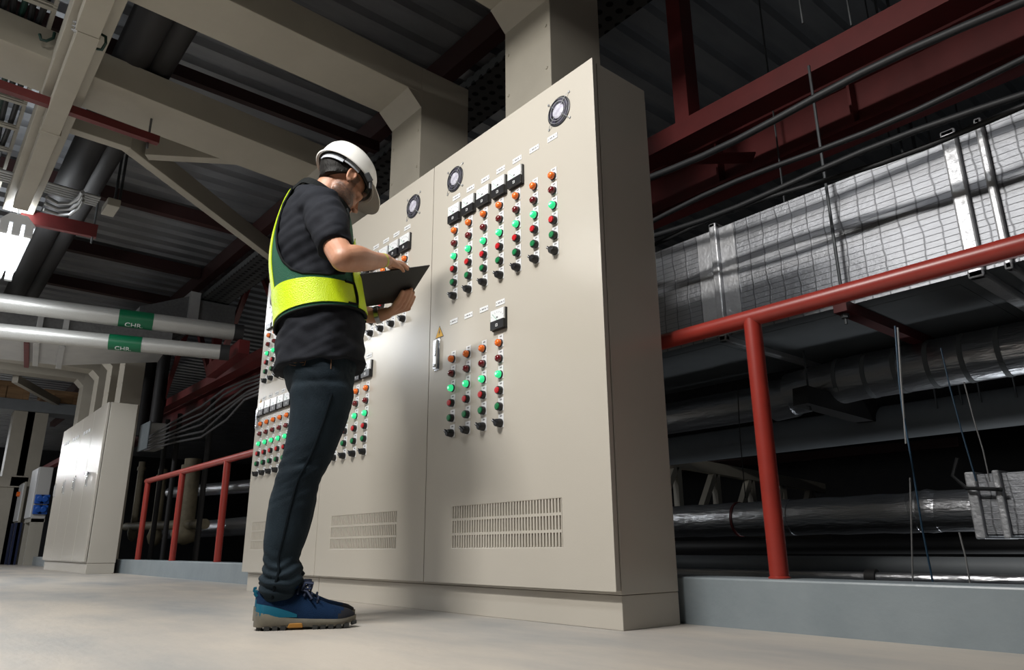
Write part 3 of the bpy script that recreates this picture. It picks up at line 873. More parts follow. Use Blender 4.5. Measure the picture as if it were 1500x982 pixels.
# conduits crossing toward a small pull box
zc = 3.10
a0, a1 = on(2, zc, 70, 268), on(2, zc, 146, 292)
for k in range(5):
    o = Vector((-.045 * k, .0, 0))
    tag(MB().tube([a0 + o - Vector((0, .4, 0)), a0 + o, Vector((a0.x - .02, a1.y, zc)) + o], .013, 8).build('conduit', M['galv'], smooth=40),
        'thin steel conduit in the parallel group of five entering the bracket box', 'conduit', 'parallel conduits at the bracket box')
pb_ = Vector((a0.x - .1, a1.y + .1, zc - .05))
tag(MB().box(pb_.x - .13, pb_.x + .12, pb_.y - .05, pb_.y + .05, pb_.z - .01, pb_.z + .06).build('junction_box', M['tray'], bevel=.006), 'small beige junction box where the steel conduits end, upper left', 'box')
for dx, lb in ((.10, 'right rod carrying the junction box'), (-.13, 'left rod carrying the junction box')):
    tag(MB().tube([(pb_.x + dx, pb_.y + .04, pb_.z), (pb_.x + dx, pb_.y + .04, 4.1)], .012, 6).build('hanger_rod', M['black_cable']), lb, 'rod')
for k in range(3):
    z_ = 3.0 - .0 * k
    q = [on(2, z_, *p) for p in [(68 - k * 2, 289 + 9 * k), (85, 298 + 8 * k), (103, 298 + 8 * k), (116, 290 + 7 * k), (121, 281 + 6 * k)]]
    tag(MB().tube(q, .016, 8).build('bent_conduit', M['galv'], smooth=40), 'bent steel conduit sweeping up beside the lamp, ' + ('top', 'middle', 'bottom')[k] + ' of three', 'conduit', 'bent conduits by the lamp')

# white jacketed pipes with green bands
def band_pipe(za, pl, pr, r, bl, br, label, tp):
    a, c = on(2, za, *pl), on(2, za, *pr)
    d = (c - a).normalized()
    t = thing('jacketed_pipe', label, 'pipe', (a + c) / 2 - Vector((0, 0, r)))
    MB().tube([a - d * 1.5, c], r, 28).build('pipe_run', M['silver_jacket'], t, smooth=40)
    MB().tube([c, c + d * .10], r * 1.06, 28).build('end_collar', M['black_lag'], t, smooth=40)
    g0, g1 = on(2, za, *bl), on(2, za, *br)
    s0, s1 = (g0 - a).dot(d), (g1 - a).dot(d)
    band = MB().tube([a + d * s0, a + d * s1], r * 1.03, 28).build('green_band', M['green_band'], t, smooth=40)
    # lettering wrapped on the band, low on the side facing the walkway
    me = text_mesh('CHR.', r * .85)
    bm = bmesh.new(); bm.from_mesh(me)
    for k in range(-6, 7):
        bmesh.ops.bisect_plane(bm, geom=bm.verts[:] + bm.edges[:] + bm.faces[:], plane_co=(0, k * r * .09, 0), plane_no=(0, 1, 0))
    bm.to_mesh(me); bm.free()
    side = d.cross(Vector((0, 0, 1))).normalized()          # towards +x, the walkway side
    cpos = a + d * (s0 + (s1 - s0) * .46)
    base = WORLD[t.name]
    vs = []
    for v in me.vertices:
        ang = R(tp) + v.co.y / r
        rad = r * 1.045 + v.co.z
        vs.append(cpos + d * v.co.x + side * (math.cos(ang) * rad) + Vector((0, 0, math.sin(ang) * rad)) - base)
    for v, p in zip(me.vertices, vs): v.co = p
    me.materials.clear(); me.materials.append(M['white_ink'])
    o = bpy.data.objects.new('lettering', me); COL.objects.link(o); o.parent = band
    o['label'] = 'white letters CHR.'
    WORLD[o.name] = base.copy()
    return t
band_pipe(2.62, (0, 443), (342, 487), .092, (174, 465), (224, 472), 'upper white jacketed pipe with a green band lettered CHR, left', -60)
band_pipe(2.37, (0, 486), (322, 516), .083, (160, 502), (208, 507), 'lower white jacketed pipe with a green band lettered CHR, left', -60)
# rectangular duct under them
zd = 2.50
ea, ec = on(2, zd, 0, 493), on(2, zd, 90, 504)               # lower edge on the walkway side
eb = on(2, zd, 0, 526)
dE = (ec - ea).normalized(); nE = dE.cross(UPV); nE = nE if nE.x > 0 else -nE
wE = (ea - eb).dot(nE)
hE = .36
dd = thing('supply_duct', 'light grey rectangular duct below the white pipes, far left', 'duct', (ea + eb) / 2)
def dpt(s_, side, z_): return ea + dE * s_ - nE * side + UPV * z_
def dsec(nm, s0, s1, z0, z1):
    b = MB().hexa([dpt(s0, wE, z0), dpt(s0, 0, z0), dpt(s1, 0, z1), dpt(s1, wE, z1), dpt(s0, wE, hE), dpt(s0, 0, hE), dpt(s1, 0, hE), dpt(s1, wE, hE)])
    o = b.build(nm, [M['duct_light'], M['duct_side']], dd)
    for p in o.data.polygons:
        if abs(p.normal.dot(nE)) > .5: p.material_index = 1  # side faces in a darker grey than top and bottom
sec = lambda px, py: (on(2, zd, px, py) - ea).dot(dE)
s1, s2 = sec(54, 499), sec(92, 504)
s3 = sec(262, 505)
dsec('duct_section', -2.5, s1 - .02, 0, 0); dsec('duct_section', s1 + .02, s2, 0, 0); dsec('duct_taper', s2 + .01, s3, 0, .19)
for sq in (s1, s2):
    b = MB().hexa([dpt(sq - .03, wE + .03, -.04), dpt(sq - .03, -.03, -.04), dpt(sq + .03, -.03, -.04), dpt(sq + .03, wE + .03, -.04), dpt(sq - .03, wE + .03, 0), dpt(sq - .03, -.03, 0), dpt(sq + .03, -.03, 0), dpt(sq + .03, wE + .03, 0)])
    b.hexa([dpt(sq - .03, 0, 0), dpt(sq - .03, -.03, 0), dpt(sq + .03, -.03, 0), dpt(sq + .03, 0, 0), dpt(sq - .03, 0, hE), dpt(sq - .03, -.03, hE), dpt(sq + .03, -.03, hE), dpt(sq + .03, 0, hE)])
    b.build('flange', M['duct_light'], dd, bevel=.004)
tag(MB().bar(dpt(s1 - .09, wE + .1, -.03), dpt(s1 - .09, -.06, -.03), .05, .05).build('hanger_strut', M['dark_red']), 'dark red strut under the light grey duct, far left', 'strut')
# grey duct with flange behind the pipes
GX = -9.7
g = lambda *p_: on(0, GX, *p_)
ya, yb_, yc_ = g(205, 450).y, g(277, 440).y, g(292, 440).y
zt0, zb0, zt1, zb1 = g(205, 449).z, g(205, 458).z, g(277, 434).z, g(277, 470).z
yd = g(345, 455).y
gd = thing('branch_duct', 'grey duct with an upright flange behind the white pipes', 'duct', (GX - .2, yc_, zb1))
def gbox(y0, y1, za0, za1, zc0, zc1):
    return MB().hexa([(GX - .45, y0, za0), (GX, y0, za0), (GX, y1, zc0), (GX - .45, y1, zc0), (GX - .45, y0, za1), (GX, y0, za1), (GX, y1, zc1), (GX - .45, y1, zc1)])
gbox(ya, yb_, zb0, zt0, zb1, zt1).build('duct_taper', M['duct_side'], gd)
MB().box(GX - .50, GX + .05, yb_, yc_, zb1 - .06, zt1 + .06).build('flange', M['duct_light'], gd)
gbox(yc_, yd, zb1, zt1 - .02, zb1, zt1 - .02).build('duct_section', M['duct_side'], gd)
# pipe bracket in red at the pipe ends
a = on(1, 2.72, 310, 545); c = on(1, 2.72, 358, 508)
tag(MB().bar(a, c, .12, .16).build('pipe_bracket', M['dark_red']), 'dark red bracket under the ends of the white pipes', 'bracket')

# ================================================================ LEFT BACKGROUND, BEYOND THE RAIL
# bundles of grey cables sagging below the red truss
for k in range(6):
    pts = [(395, 545 + 5 * k), (360, 556 + 6 * k), (330, 570 + 9 * k), (295, 596 + 9 * k), (255, 618 + 6 * k), (215, 640 + 4 * k)]
    P_ = [on(1, 3.0, x_ + 3 * math.sin(k * 2 + x_), y_) for x_, y_ in pts]
    tag(MB().tube(P_, .014, 6).build('grey_cable', M['grey_sheath'], smooth=40), 'grey cable sagging in the bundle below the red truss, left of the cabinets', 'cable', 'grey cables below the truss')
# junction box beyond the truss
p = on(1, 3.1, 222, 640)
t = thing('junction_box', 'pale blue junction box hanging at the left end of the red truss', 'box', (p.x, 3.1, p.z - .25))
MB().box(p.x - .28, p.x + .28, 3.0, 3.25, p.z - .22, p.z + .20).build('enclosure', M['grey_box'], t, bevel=.02)
MB().box(p.x - .30, p.x + .30, 2.97, 3.0, p.z - .24, p.z + .22).build('lid', M['curb'], t, bevel=.02)
# yellowed riser pipes and valve manifold
for k, (px_, pt_, pb_y, r_, lb) in enumerate([(196, 680, 770, .07, 'yellowed riser pipe nearest the far cabinet'), (228, 690, 775, .09, 'yellowed riser pipe behind the first left handrail posts'),
                                              (272, 675, 770, .15, 'thick yellowed riser pipe between the second and third left handrail posts')]):
    a, c = on(1, 4.2, px_ + 4, pt_), on(1, 4.2, px_, pb_y)
    t = thing('riser_pipe', lb, 'pipe', c)
    MB().tube([Vector((c.x, 4.2, c.z)), Vector((c.x, 4.2, a.z))], r_, 14).build('pipe_run', M['pipe_old'], t, smooth=40)
    MB().tube([Vector((c.x, 4.2, a.z - .2)), Vector((c.x, 4.2, a.z - .12))], r_ * 1.3, 14).build('flange', M['pipe_old'], t, smooth=40)
    b = MB(); b.lathe((c.x, 4.2, c.z - .15), (0, 0, 1), [(.02, -.2), (r_ * 1.2, -.14), (r_ * 1.7, 0), (r_ * 1.2, .14), (r_, .2)], 14)
    b.build('valve_body', M['pipe_old'], t, smooth=60)
a, c = on(1, 4.2, 185, 772), on(1, 4.2, 300, 768)
tag(MB().tube([a, c], .09, 14).build('header_pipe', M['pipe_old'], smooth=40), 'yellowed horizontal header pipe joining the risers behind the left handrail', 'pipe')
for k, (pa, pb, r_, lb) in enumerate([((250, 722), (372, 712), .12, 'shiny foil pipe behind the left handrail, upper'), ((230, 780), (372, 770), .16, 'shiny foil duct behind the left handrail, lower')]):
    a, c = on(1, 4.8, *pa), on(1, 4.8, *pb)
    pipe('foil_pipe', lb, [a, c + (c - a) * .5], r_, 'foil_plain')
for k, (px_, lb) in enumerate([(222, 'thin dark upright pipe left of the risers'), (240, 'thin dark upright pipe between the left riser pipes'), (288, 'thin dark upright pipe right of the thick riser')]):
    c = on(1, 3.5, px_, 800)
    tag(MB().tube([(c.x, 3.5, -1.5), (c.x, 3.5, 2.5)], .04, 10).build('dark_pipe', M['black_lag'], smooth=40), lb, 'pipe')
# dark pipes hanging behind the far cabinet top
for k, (px_, lb) in enumerate([(213, 'black vertical pipe right of the distant column, left of two'), (232, 'black vertical pipe right of the distant column, right of two')]):
    c = on(1, 3.1, px_, 590)
    tag(MB().tube([(c.x, 3.1, c.z - .6), (c.x, 3.1, 4.0)], .10, 10).build('lagged_pipe', M['black_lag'], smooth=40), lb, 'pipe')

# ---------------------------------------------------------------- panels beyond the far cabinet
XF = -15.6
def fp(x_, y_): return on(0, XF, x_, y_)
# socket box on a beige stand
p0, p1 = fp(45, 760), fp(79, 685)
ya, yb_, za, zb_ = p0.y, p1.y, p0.z, p1.z
sb = thing('socket_box', 'grey socket box with four blue outlets on a beige stand, left of the far cabinet', 'socket box', (XF - .4, (ya + yb_) / 2, 0))
MB().box(XF - .75, XF, ya, yb_, za, zb_).build('enclosure', M['grey_box'], sb, bevel=.01)
MB().box(XF - .73, XF - .02, ya - .02, ya - .001, za + .02, zb_ - .02).build('front_door', M['lamp_white'], sb, bevel=.008)
for i in range(2):
    for k in range(2):
        yy_ = ya + (yb_ - ya) * (.36 + .36 * i); zz_ = za + (zb_ - za) * (.17 + .20 * k)
        b = MB(); b.box(XF, XF + .05, yy_ - .075, yy_ + .075, zz_ - .08, zz_ + .08); b.lathe((XF + .05, yy_, zz_ + .01), (1, -.0, -.25), [(.06, 0), (.06, .04), (.04, .05)], 14)
        b.build('outlet', M['blue_socket'], sb, bevel=.01)
for yy_ in (ya + .06, yb_ - .06):
    for xx in (XF - .68, XF - .06):
        MB().box(xx - .06, xx + .06, yy_ - .05, yy_ + .05, 0, za).build('leg', M['tray'], sb)
MB().box(XF - .75, XF, ya, yb_, za - .06, za - .001).build('stand_top', M['tray'], sb)
# small box with an orange lamp on a blue stand
X2 = -16.7
p0, p1 = on(0, X2, 26, 766), on(0, X2, 41, 706)
s2 = thing('electrical_box', 'small beige panel with an orange lamp on a blue stand, left of the socket box', 'electrical box', (X2 - .3, (p0.y + p1.y) / 2, 0))
MB().box(X2 - .6, X2, p0.y, p1.y, p0.z, p1.z).build('enclosure', M['tray'], s2, bevel=.01)
MB().box(X2 - .58, X2 - .02, p0.y - .02, p0.y - .001, p0.z + .03, p1.z - .03).build('front_door', M['lamp_white'], s2)
b = MB(); b.lathe((X2 - .3, p0.y - .02, p1.z - .22), NEG, [(.05, 0), (.045, .05), (.001, .06)], 12); b.build('indicator_lamp', M['orange'], s2)
for yy_ in (p0.y + .04, p1.y - .04):
    for xx in (X2 - .55, X2 - .05):
        MB().box(xx - .05, xx + .05, yy_ - .04, yy_ + .04, 0, p0.z).build('leg', M['blue_frame'], s2)
MB().box(X2 - .6, X2, p0.y, p1.y, p0.z * .45, p0.z * .45 + .08).build('stand_rail', M['blue_frame'], s2)
# tall grey cabinet at the frame edge and a mid one
X3 = -18.0
p0, p1 = on(0, X3, 14, 752), on(0, X3, 46, 682)
c3 = thing('wall_panel', 'tall grey distribution panel behind the small beige panel, far left', 'electrical panel', (X3 - .6, (p0.y + p1.y) / 2, 0))
MB().box(X3 - 1.2, X3, p0.y, p1.y, p0.z, p1.z).build('enclosure', M['grey_box'], c3, bevel=.01)
MB().box(X3 - 1.18, X3 - .02, p0.y - .03, p0.y - .001, p0.z + .04, p1.z - .04).build('front_door', M['grey_box'], c3, bevel=.01)
MB().box(X3 - 1.1, X3 - .1, p0.y + .1, p1.y - .1, 0, p0.z).build('pedestal', M['grey_box'], c3)
X4 = -19.6
p0, p1 = on(0, X4, -8, 826), on(0, X4, 12, 684)
c4 = thing('wall_panel', 'grey panel cut by the left edge of the photo', 'electrical panel', (X4 - .6, (p0.y + p1.y) / 2, 0))
MB().box(X4 - 1.2, X4, p0.y, p1.y, 0.05, p1.z).build('enclosure', M['grey_box'], c4, bevel=.01)
MB().box(X4 - 1.18, X4 - .02, p0.y - .03, p0.y - .001, .1, p1.z - .04).build('front_door', M['grey_box'], c4, bevel=.01)
# steel mezzanine with crates far behind
XM = -17.6
for k, (px_, lb) in enumerate([(32, 'distant beige column left of the socket box'), (52, 'distant beige column with a flange above the socket box')]):
    p = on(0, XM, px_, 620)
    t = thing('distant_column', lb, 'column', (XM, p.y, 0))
    MB().box(XM - .2, XM + .2, p.y - .18, p.y + .18, 0, p.z + .3).build('shaft', M['steel_beige'], t)
    MB().box(XM - .24, XM + .24, p.y - .26, p.y + .26, p.z - 1.3, p.z - 1.1).build('collar', M['steel_beige'], t)
p0, p1 = on(0, XM, -10, 611), on(0, XM, 112, 604)
tag(MB().box(XM - .3, XM + .3, p0.y, p1.y, p1.z - .12, p1.z + .1).build('platform_beam', M['duct_grey']), 'dark platform edge beam carrying the wooden crates, far left', 'beam')
for k, (pa, pb, lb) in enumerate([((-12, 602), (42, 572), 'left wooden crate on the distant platform, cut by the photo edge'), ((60, 604), (112, 585), 'right wooden crate on the distant platform')]):
    a, c = on(0, XM, *pa), on(0, XM, *pb)
    t = thing('wooden_crate', lb, 'crate', (XM, (a.y + c.y) / 2, p1.z + .1))
    zt_ = c.z
    MB().box(XM - .6, XM + .25, a.y, c.y, p1.z + .105, zt_).build('crate_body', M['wood'], t)
    MB().box(XM - .64, XM + .29, a.y - .04, c.y + .04, zt_, zt_ + .09).build('crate_lid', M['wood'], t)
    for yy_ in (a.y + .05, c.y - .1):
        MB().box(XM + .25, XM + .29, yy_, yy_ + .1, p1.z + .105, zt_).build('batten', M['wood'], t)
# ================================================================ THE MAN
M['skin'] = mat('skin', (.46, .235, .145), .48, col2=(.40, .185, .11), nscale=14, bump=.06, bscale=120)
nt = M['skin'].node_tree; bs = nt.nodes['Principled BSDF']
bs.inputs['Subsurface Weight'].default_value = .08; bs.inputs['Subsurface Radius'].default_value = (.012, .005, .003)
at = nt.nodes.new('ShaderNodeAttribute'); at.attribute_name = 'stubble'
src = bs.inputs['Base Color'].links[0].from_socket
mx = nt.nodes.new('ShaderNodeMix'); mx.data_type = 'RGBA'; mx.inputs['B'].default_value = (.05, .033, .026, 1)
nt.links.new(at.outputs['Fac'], mx.inputs['Factor']); nt.links.new(src, mx.inputs['A']); nt.links.new(mx.outputs['Result'], bs.inputs['Base Color'])
M['hair'] = mat('black_hair', (.007, .006, .005), .6, spec=.2, bump=.35, bscale=160, stretch=(1, 1, .3))
M['shirt'] = mat('dark_navy_cotton', (.0095, .0105, .0145), .85, col2=(.012, .0135, .018), nscale=30, bump=.15, bscale=300, spec=.15)
M['denim'] = mat('dark_blue_denim', (.0065, .012, .0175), .8, col2=(.015, .0255, .035), nscale=7, stretch=(1, 1, .5), bump=.25, bscale=350, ramp=(.42, .7), spec=.15)
M['seam'] = mat('denim_seam', (.004, .007, .010), .85, spec=.1)
M['thread'] = mat('orange_stitching', (.12, .055, .018), .7)
M['vest_green'] = mat('vest_green_mesh', (.004, .085, .045), .75, bump=.5, bscale=500)
M['vest_yellow'] = mat('reflective_yellow', (.60, .80, .004), .38, bump=.35, bscale=260)
M['piping'] = mat('black_piping', (.004, .005, .005), .8, spec=.15)
M['helmet'] = mat('white_helmet_plastic', (.74, .73, .69), .28, spec=.5)
M['helmet_in'] = mat('helmet_lining', (.045, .047, .050), .6)
M['strap_grey'] = mat('helmet_headband_grey', (.42, .45, .49), .5)
M['shoe'] = mat('navy_suede', (.003, .017, .052), .8, col2=(.002, .012, .036), nscale=20, bump=.3, bscale=300, spec=.12)
M['shoe_teal'] = mat('teal_heel_stripe', (.003, .085, .14), .6, spec=.2)
M['shoe_toe'] = mat('dark_toe_guard', (.009, .010, .014), .7, spec=.2)
M['sole'] = mat('taupe_midsole', (.15, .135, .10), .65, col2=(.11, .10, .078), nscale=18)
M['outsole'] = mat('dark_outsole', (.022, .022, .021), .7)
M['sole_orange'] = mat('ochre_outsole_insert', (.33, .15, .02), .6)
M['lace'] = mat('navy_lace', (.008, .016, .045), .75)
M['steel'] = mat('watch_steel', (.45, .45, .46), .3, 1.0)
M['band_yel'] = mat('yellow_green_wristband', (.42, .46, .05), .5)
M['board'] = mat('black_clipboard', (.010, .010, .010), .42)

FOOT = on(2, 0, 447, 921)
RV = Vector((FOOT.x, FOOT.y, 0)).normalized() * -1          # his right, towards the viewer
FV = Vector((-RV.y, RV.x, 0))                                # the way he faces
if FV.y < 0: FV = -FV
UP = Vector((0, 0, 1))
SG = FOOT - RV * .10                                         # midline between his feet
def mp(px, py, w=0.0):
    return on_plane(SG + RV * w, RV, px, py)

man = thing('person', 'man in white hard hat and yellow-green vest, standing and writing on a clipboard', 'person', (SG.x, SG.y, 0))

def remesh(mb, name, mats, parent, voxel, smooth_it=4, post=None, fac=.5):
    """Fuse overlapping closed volumes into one continuous skin."""
    o = mb.build(name, mats[0], parent)
    r = o.modifiers.new('fuse', 'REMESH'); r.mode = 'VOXEL'; r.voxel_size = voxel; r.use_smooth_shade = True
    s = o.modifiers.new('relax', 'SMOOTH'); s.iterations = smooth_it; s.factor = fac
    me = bpy.data.meshes.new_from_object(o.evaluated_get(bpy.context.evaluated_depsgraph_get()))
    o.modifiers.clear()
    old = o.data; o.data = me; bpy.data.meshes.remove(old)
    me.name = name
    me.materials.clear()
    for mm in mats: me.materials.append(mm)
    if post: post(me, WORLD[parent.name])
    me.polygons.foreach_set('use_smooth', [True] * len(me.polygons))
    return o

def ell(c, ax, ay, az, n=20, k=14):
    """Closed ellipsoid from three half-axis vectors."""
    rings = []
    for i in range(k + 1):
        a = -PI / 2 + PI * i / k
        a = max(min(a, PI / 2 - .02), -PI / 2 + .02)
        rings.append([c + az * math.sin(a) + (ax * math.cos(2 * PI * j / n) + ay * math.sin(2 * PI * j / n)) * math.cos(a) for j in range(n)])
    return rings

def cr(vals, t):
    """Catmull-Rom through a list of numbers or vectors."""
    n = len(vals) - 1
    t = max(0.0, min(n - 1e-6, t)); i = int(t); f = t - i
    p0, p1, p2, p3 = vals[max(i - 1, 0)], vals[i], vals[i + 1], vals[min(i + 2, n)]
    return (p1 * 2 + (p2 - p0) * f + (p0 * 2 - p1 * 5 + p2 * 4 - p3) * f * f + (p1 * 3 - p0 - p2 * 3 + p3) * f ** 3) * .5

# ---------------------------------------------------------------- torso surface, traced front and back
TL = [(402, 547), (405, 515), (408, 478), (405, 437), (401, 396), (404, 362), (413, 329), (426, 299), (441, 281), (452, 276)]
TR = [(533, 541), (533, 515), (531, 475), (525, 440), (519, 402), (513, 365), (510, 338), (506, 322), (501, 315), (496, 312)]
TB = [.190, .184, .178, .174, .176, .184, .190, .178, .120, .072]
PL = [mp(*p) for p in TL]; PR = [mp(*p) for p in TR]
def torso(t, th, off=0.0):
    l, r, b = cr(PL, t), cr(PR, t), cr(TB, t)
    c = (l + r) / 2; a = (r - l) / 2
    ca, sa = math.cos(th), math.sin(th)
    e = 2 / 2.35
    x = math.copysign(abs(ca) ** e, ca); y = math.copysign(abs(sa) ** e, sa)
    n = (a.normalized() * (ca / a.length) + RV * (sa / b)); n.normalize()
    return c + a * x + RV * (b * y) + n * off
def torso_rings(t0, t1, k, n=48, off=0):
    return [[torso(t0 + (t1 - t0) * i / (k - 1), 2 * PI * j / n, off) for j in range(n)] for i in range(k)]

SHR = mp(472, 303, .165); SHL = mp(468, 306, -.165)
HEMR = mp(489, 353, .262); ELR = mp(503, 380, .345)
ELL_ = mp(487, 440, -.27); 
# ---------------------------------------------------------------- clipboard (held, a thing of its own)
B_ = mp(630, 389.5, .085); A_ = mp(520, 404, .085)
D_ = mp(530, 450, -.155); C_ = mp(598, 441, -.155)
bn = (B_ - A_).cross(D_ - A_).normalized()
if bn.z < 0: bn = -bn
C_ = on_plane(A_, bn, 597, 441)
D_ = C_ + (A_ - B_) * .97
clip = thing('clipboard', 'black clipboard held open in the man\'s hands', 'clipboard', (A_ + B_ + C_ + D_) / 4)
MB().prism([A_, B_, C_, D_], bn * .005).build('board', M['board'], clip, bevel=.0015)

def onboard(px, py, off):
    return on_plane(A_ - bn * off, bn, px, py)

# ---------------------------------------------------------------- body: one fused skin
body = MB()
def limb(pts, rs, n=18):
    P_, Q_ = [], []
    k = len(pts) - 1
    for i in range(k * 6 + 1):
        P_.append(cr(pts, i / 6)); Q_.append(cr(rs, i / 6))
    body.tube(P_, Q_, n)
    for p, r in ((pts[0], rs[0]), (pts[-1], rs[-1])):
        body.rings(ell(p, Vector((r * .98, 0, 0)), Vector((0, r * .98, 0)), Vector((0, 0, r * .98))))
body.rings(torso_rings(.6, 8.6, 24, 32, -.024))
# right arm
WRR = mp(565, 381.5, .165)
limb([SHR, HEMR, ELR], [.052, .047, .043])
limb([ELR, mp(521, 379, .30), mp(545, 382, .225), WRR], [.043, .047, .034, .0245])
# left arm
WRL = mp(566, 459.5, -.175)
limb([SHL, mp(474, 372, -.235), ELL_], [.052, .046, .041])
limb([ELL_, mp(519, 455, -.245), mp(545, 463, -.20), WRL], [.041, .042, .031, .025])
# legs inside the jeans, joined to the trunk
for w in (.095, -.095):
    limb([mp(470, 560, w * .9), mp(463, 629, w), mp(449, 668, w), mp(435, 709, w), mp(425, 748, w), mp(416, 790, w), mp(411, 830, w), mp(407, 872, w)], [.080, .066, .055, .048, .046, .040, .033, .033])
# hands
def finger(pts, r0, r1):
    k = len(pts) - 1
    P_ = [cr(pts, i / 4) for i in range(4 * k + 1)]
    body.tube(P_, [r0 + (r1 - r0) * i / (4 * k) for i in range(4 * k + 1)], 10)
    body.rings(ell(P_[-1], Vector((r1, 0, 0)), Vector((0, r1, 0)), Vector((0, 0, r1)), 10, 8))
def palm(wrist, knuckles, r_w, r_k, nrm):
    """Flattened palm: a fan of thick rods from the wrist to every knuckle."""
    for kx in knuckles:
        m_ = (wrist + kx) / 2
        body.tube([wrist, m_ + nrm * .002, kx], [r_w, (r_w + r_k) / 2, r_k], 12)
        body.rings(ell(kx, Vector((r_k, 0, 0)), Vector((0, r_k, 0)), Vector((0, 0, r_k)), 10, 8))
kR = [mp(576, 383.5, .075), mp(579, 384.5, .092), mp(581.5, 386.5, .110), mp(582, 389.5, .127)]
palm(WRR + (kR[1] - WRR) * .12, kR, .0185, .0105, UP)
finger([kR[0], mp(585, 386, .045), mp(592, 391, .035)], .0095, .0075)
finger([kR[1], mp(589, 386.5, .062), mp(598, 393, .050)], .0098, .0076)
finger([kR[2], mp(590, 389, .090), mp(597, 394.5, .083)], .0095, .0073)
finger([kR[3], mp(588, 393, .108), mp(591, 397.5, .105)], .0085, .0066)
finger([WRR + (kR[0] - WRR) * .3 + Vector((0, 0, -.008)), mp(571, 391, .08), mp(579, 394.5, .058), mp(585, 396, .048)], .0115, .0085)
kL = [onboard(585, 447, .030), onboard(590, 449, .026), onboard(595, 450, .022), onboard(598, 452, .016)]
palm(WRL, kL, .019, .0115, UP)
finger([kL[0], onboard(591, 438, .020), onboard(596.5, 426, .0105)], .0098, .0078)
finger([kL[1], onboard(596.5, 438, .018), onboard(602.5, 424, .0105)], .0102, .0080)
finger([kL[2], onboard(600.5, 440, .015), onboard(605.5, 428.5, .0105)], .0098, .0076)
finger([kL[3], onboard(603, 444, .012), onboard(607, 435, .0095)], .0088, .0068)
finger([WRL + (kL[0] - WRL) * .45, onboard(581, 443, .024), onboard(586, 435, .016), onboard(589.5, 427, .0105)], .0125, .0085)

# head, in its own frame: x = his right, y = face forward, z = crown
HY, HP = R(36), R(34)
hc = mp(500.8, 267.5, .0)
hf = (FV * math.cos(HY) - RV * math.sin(HY))                 # turned a little away from the viewer
hr = (RV * math.cos(HY) + FV * math.sin(HY))
hy = hf * math.cos(HP) - UP * math.sin(HP)
hz = UP * math.cos(HP) + hf * math.sin(HP)
HS = 1.02
def H(x, y, z): return hc + (hr * x + hy * y + hz * z) * HS
def hell(c, rx, ry, rz, n=24, k=16): return ell(H(*c), hr * rx * HS, hy * ry * HS, hz * rz * HS, n, k)
body.rings(hell((0, -.012, .030), .076, .098, .080))                     # cranium
body.rings(hell((0, .026, -.028), .063, .068, .085))                     # face mass
body.rings(hell((0, .058, -.090), .036, .032, .026))                     # chin
for s in (-1, 1):
    body.rings(hell((s * .040, .022, -.078), .022, .050, .026))          # jaw
    body.rings(hell((s * .040, .066, -.022), .024, .022, .020))          # cheekbone
    body.rings(hell((s * .030, .084, .016), .024, .012, .008))           # brow
    body.rings(hell((s * .031, .080, -.004), .014, .012, .011))          # eyelid over the eye
    body.rings(hell((s * .010, .098, -.044), .008, .011, .008))          # nostril wing
    ear = []
    for i in range(15):
        a = R(-110 + 290 * i / 14)
        ear.append(H(s * (.079 + .006 * math.sin(a * .5)), -.012 - .016 * math.cos(a) - .006 * math.sin(a), -.012 + .028 * math.sin(a)))
    body.tube(ear, .0055, 8)
    body.rings(hell((s * .077, -.010, -.010), .006, .015, .024))
    body.rings(hell((s * .079, .002, -.016), .006, .006, .008))
    body.rings(hell((s * .079, -.006, -.037), .006, .008, .008))
body.tube([H(0, .090, .010), H(0, .100, -.018), H(0, .114, -.038), H(0, .100, -.048)], [.008, .009, .011, .009], 12)   # nose
body.rings(hell((0, .093, -.066), .022, .010, .006))                     # upper lip
body.rings(hell((0, .090, -.076), .019, .010, .006))                     # lower lip
# neck
body.tube([mp(468, 303, 0), mp(474, 290, 0), mp(484, 277, -.002), mp(494, 266, -.004)], [.075, .062, .058, .060], 24)
body.tube([mp(484, 308, 0), mp(492, 296, -.004), mp(500, 284, -.012)], [.055, .048, .045], 20)

def stubble(me, base):
    at_ = me.attributes.new('stubble', 'FLOAT', 'POINT')
    vals = []
    for v in me.vertices:
        q = v.co + base - hc
        x, y, z = q.dot(hr) / HS, q.dot(hy) / HS, q.dot(hz) / HS
        f = 0.0
        if -.14 < z < -.030 and y > -.035 and abs(x) < .09:
            f = min(1, (-.030 - z) / .020) * min(1, (y + .035) / .018)
            if abs(x) < .03 and -.083 < z < -.061 and y > .085: f *= .15                     # lips
            if y > .05 and z > -.056: f *= max(0, 1 - (y - .05) / .025) if z > -.058 else 1   # cheeks stay clear
        if abs(x) > .055 and .004 < y < .030 and -.06 < z <= .02: f = max(f, .85)             # sideburn
        if y > .072 and .006 < z < .026 and .010 < abs(x) < .056: f = max(f, .9)              # eyebrow
        f *= .84 + .25 * noise.noise(q * 300)
        vals.append(max(0, min(1, f)))
    at_.data.foreach_set('value', vals)
skin = remesh(body, 'body', [M['skin']], man, .0036, 3, stubble)

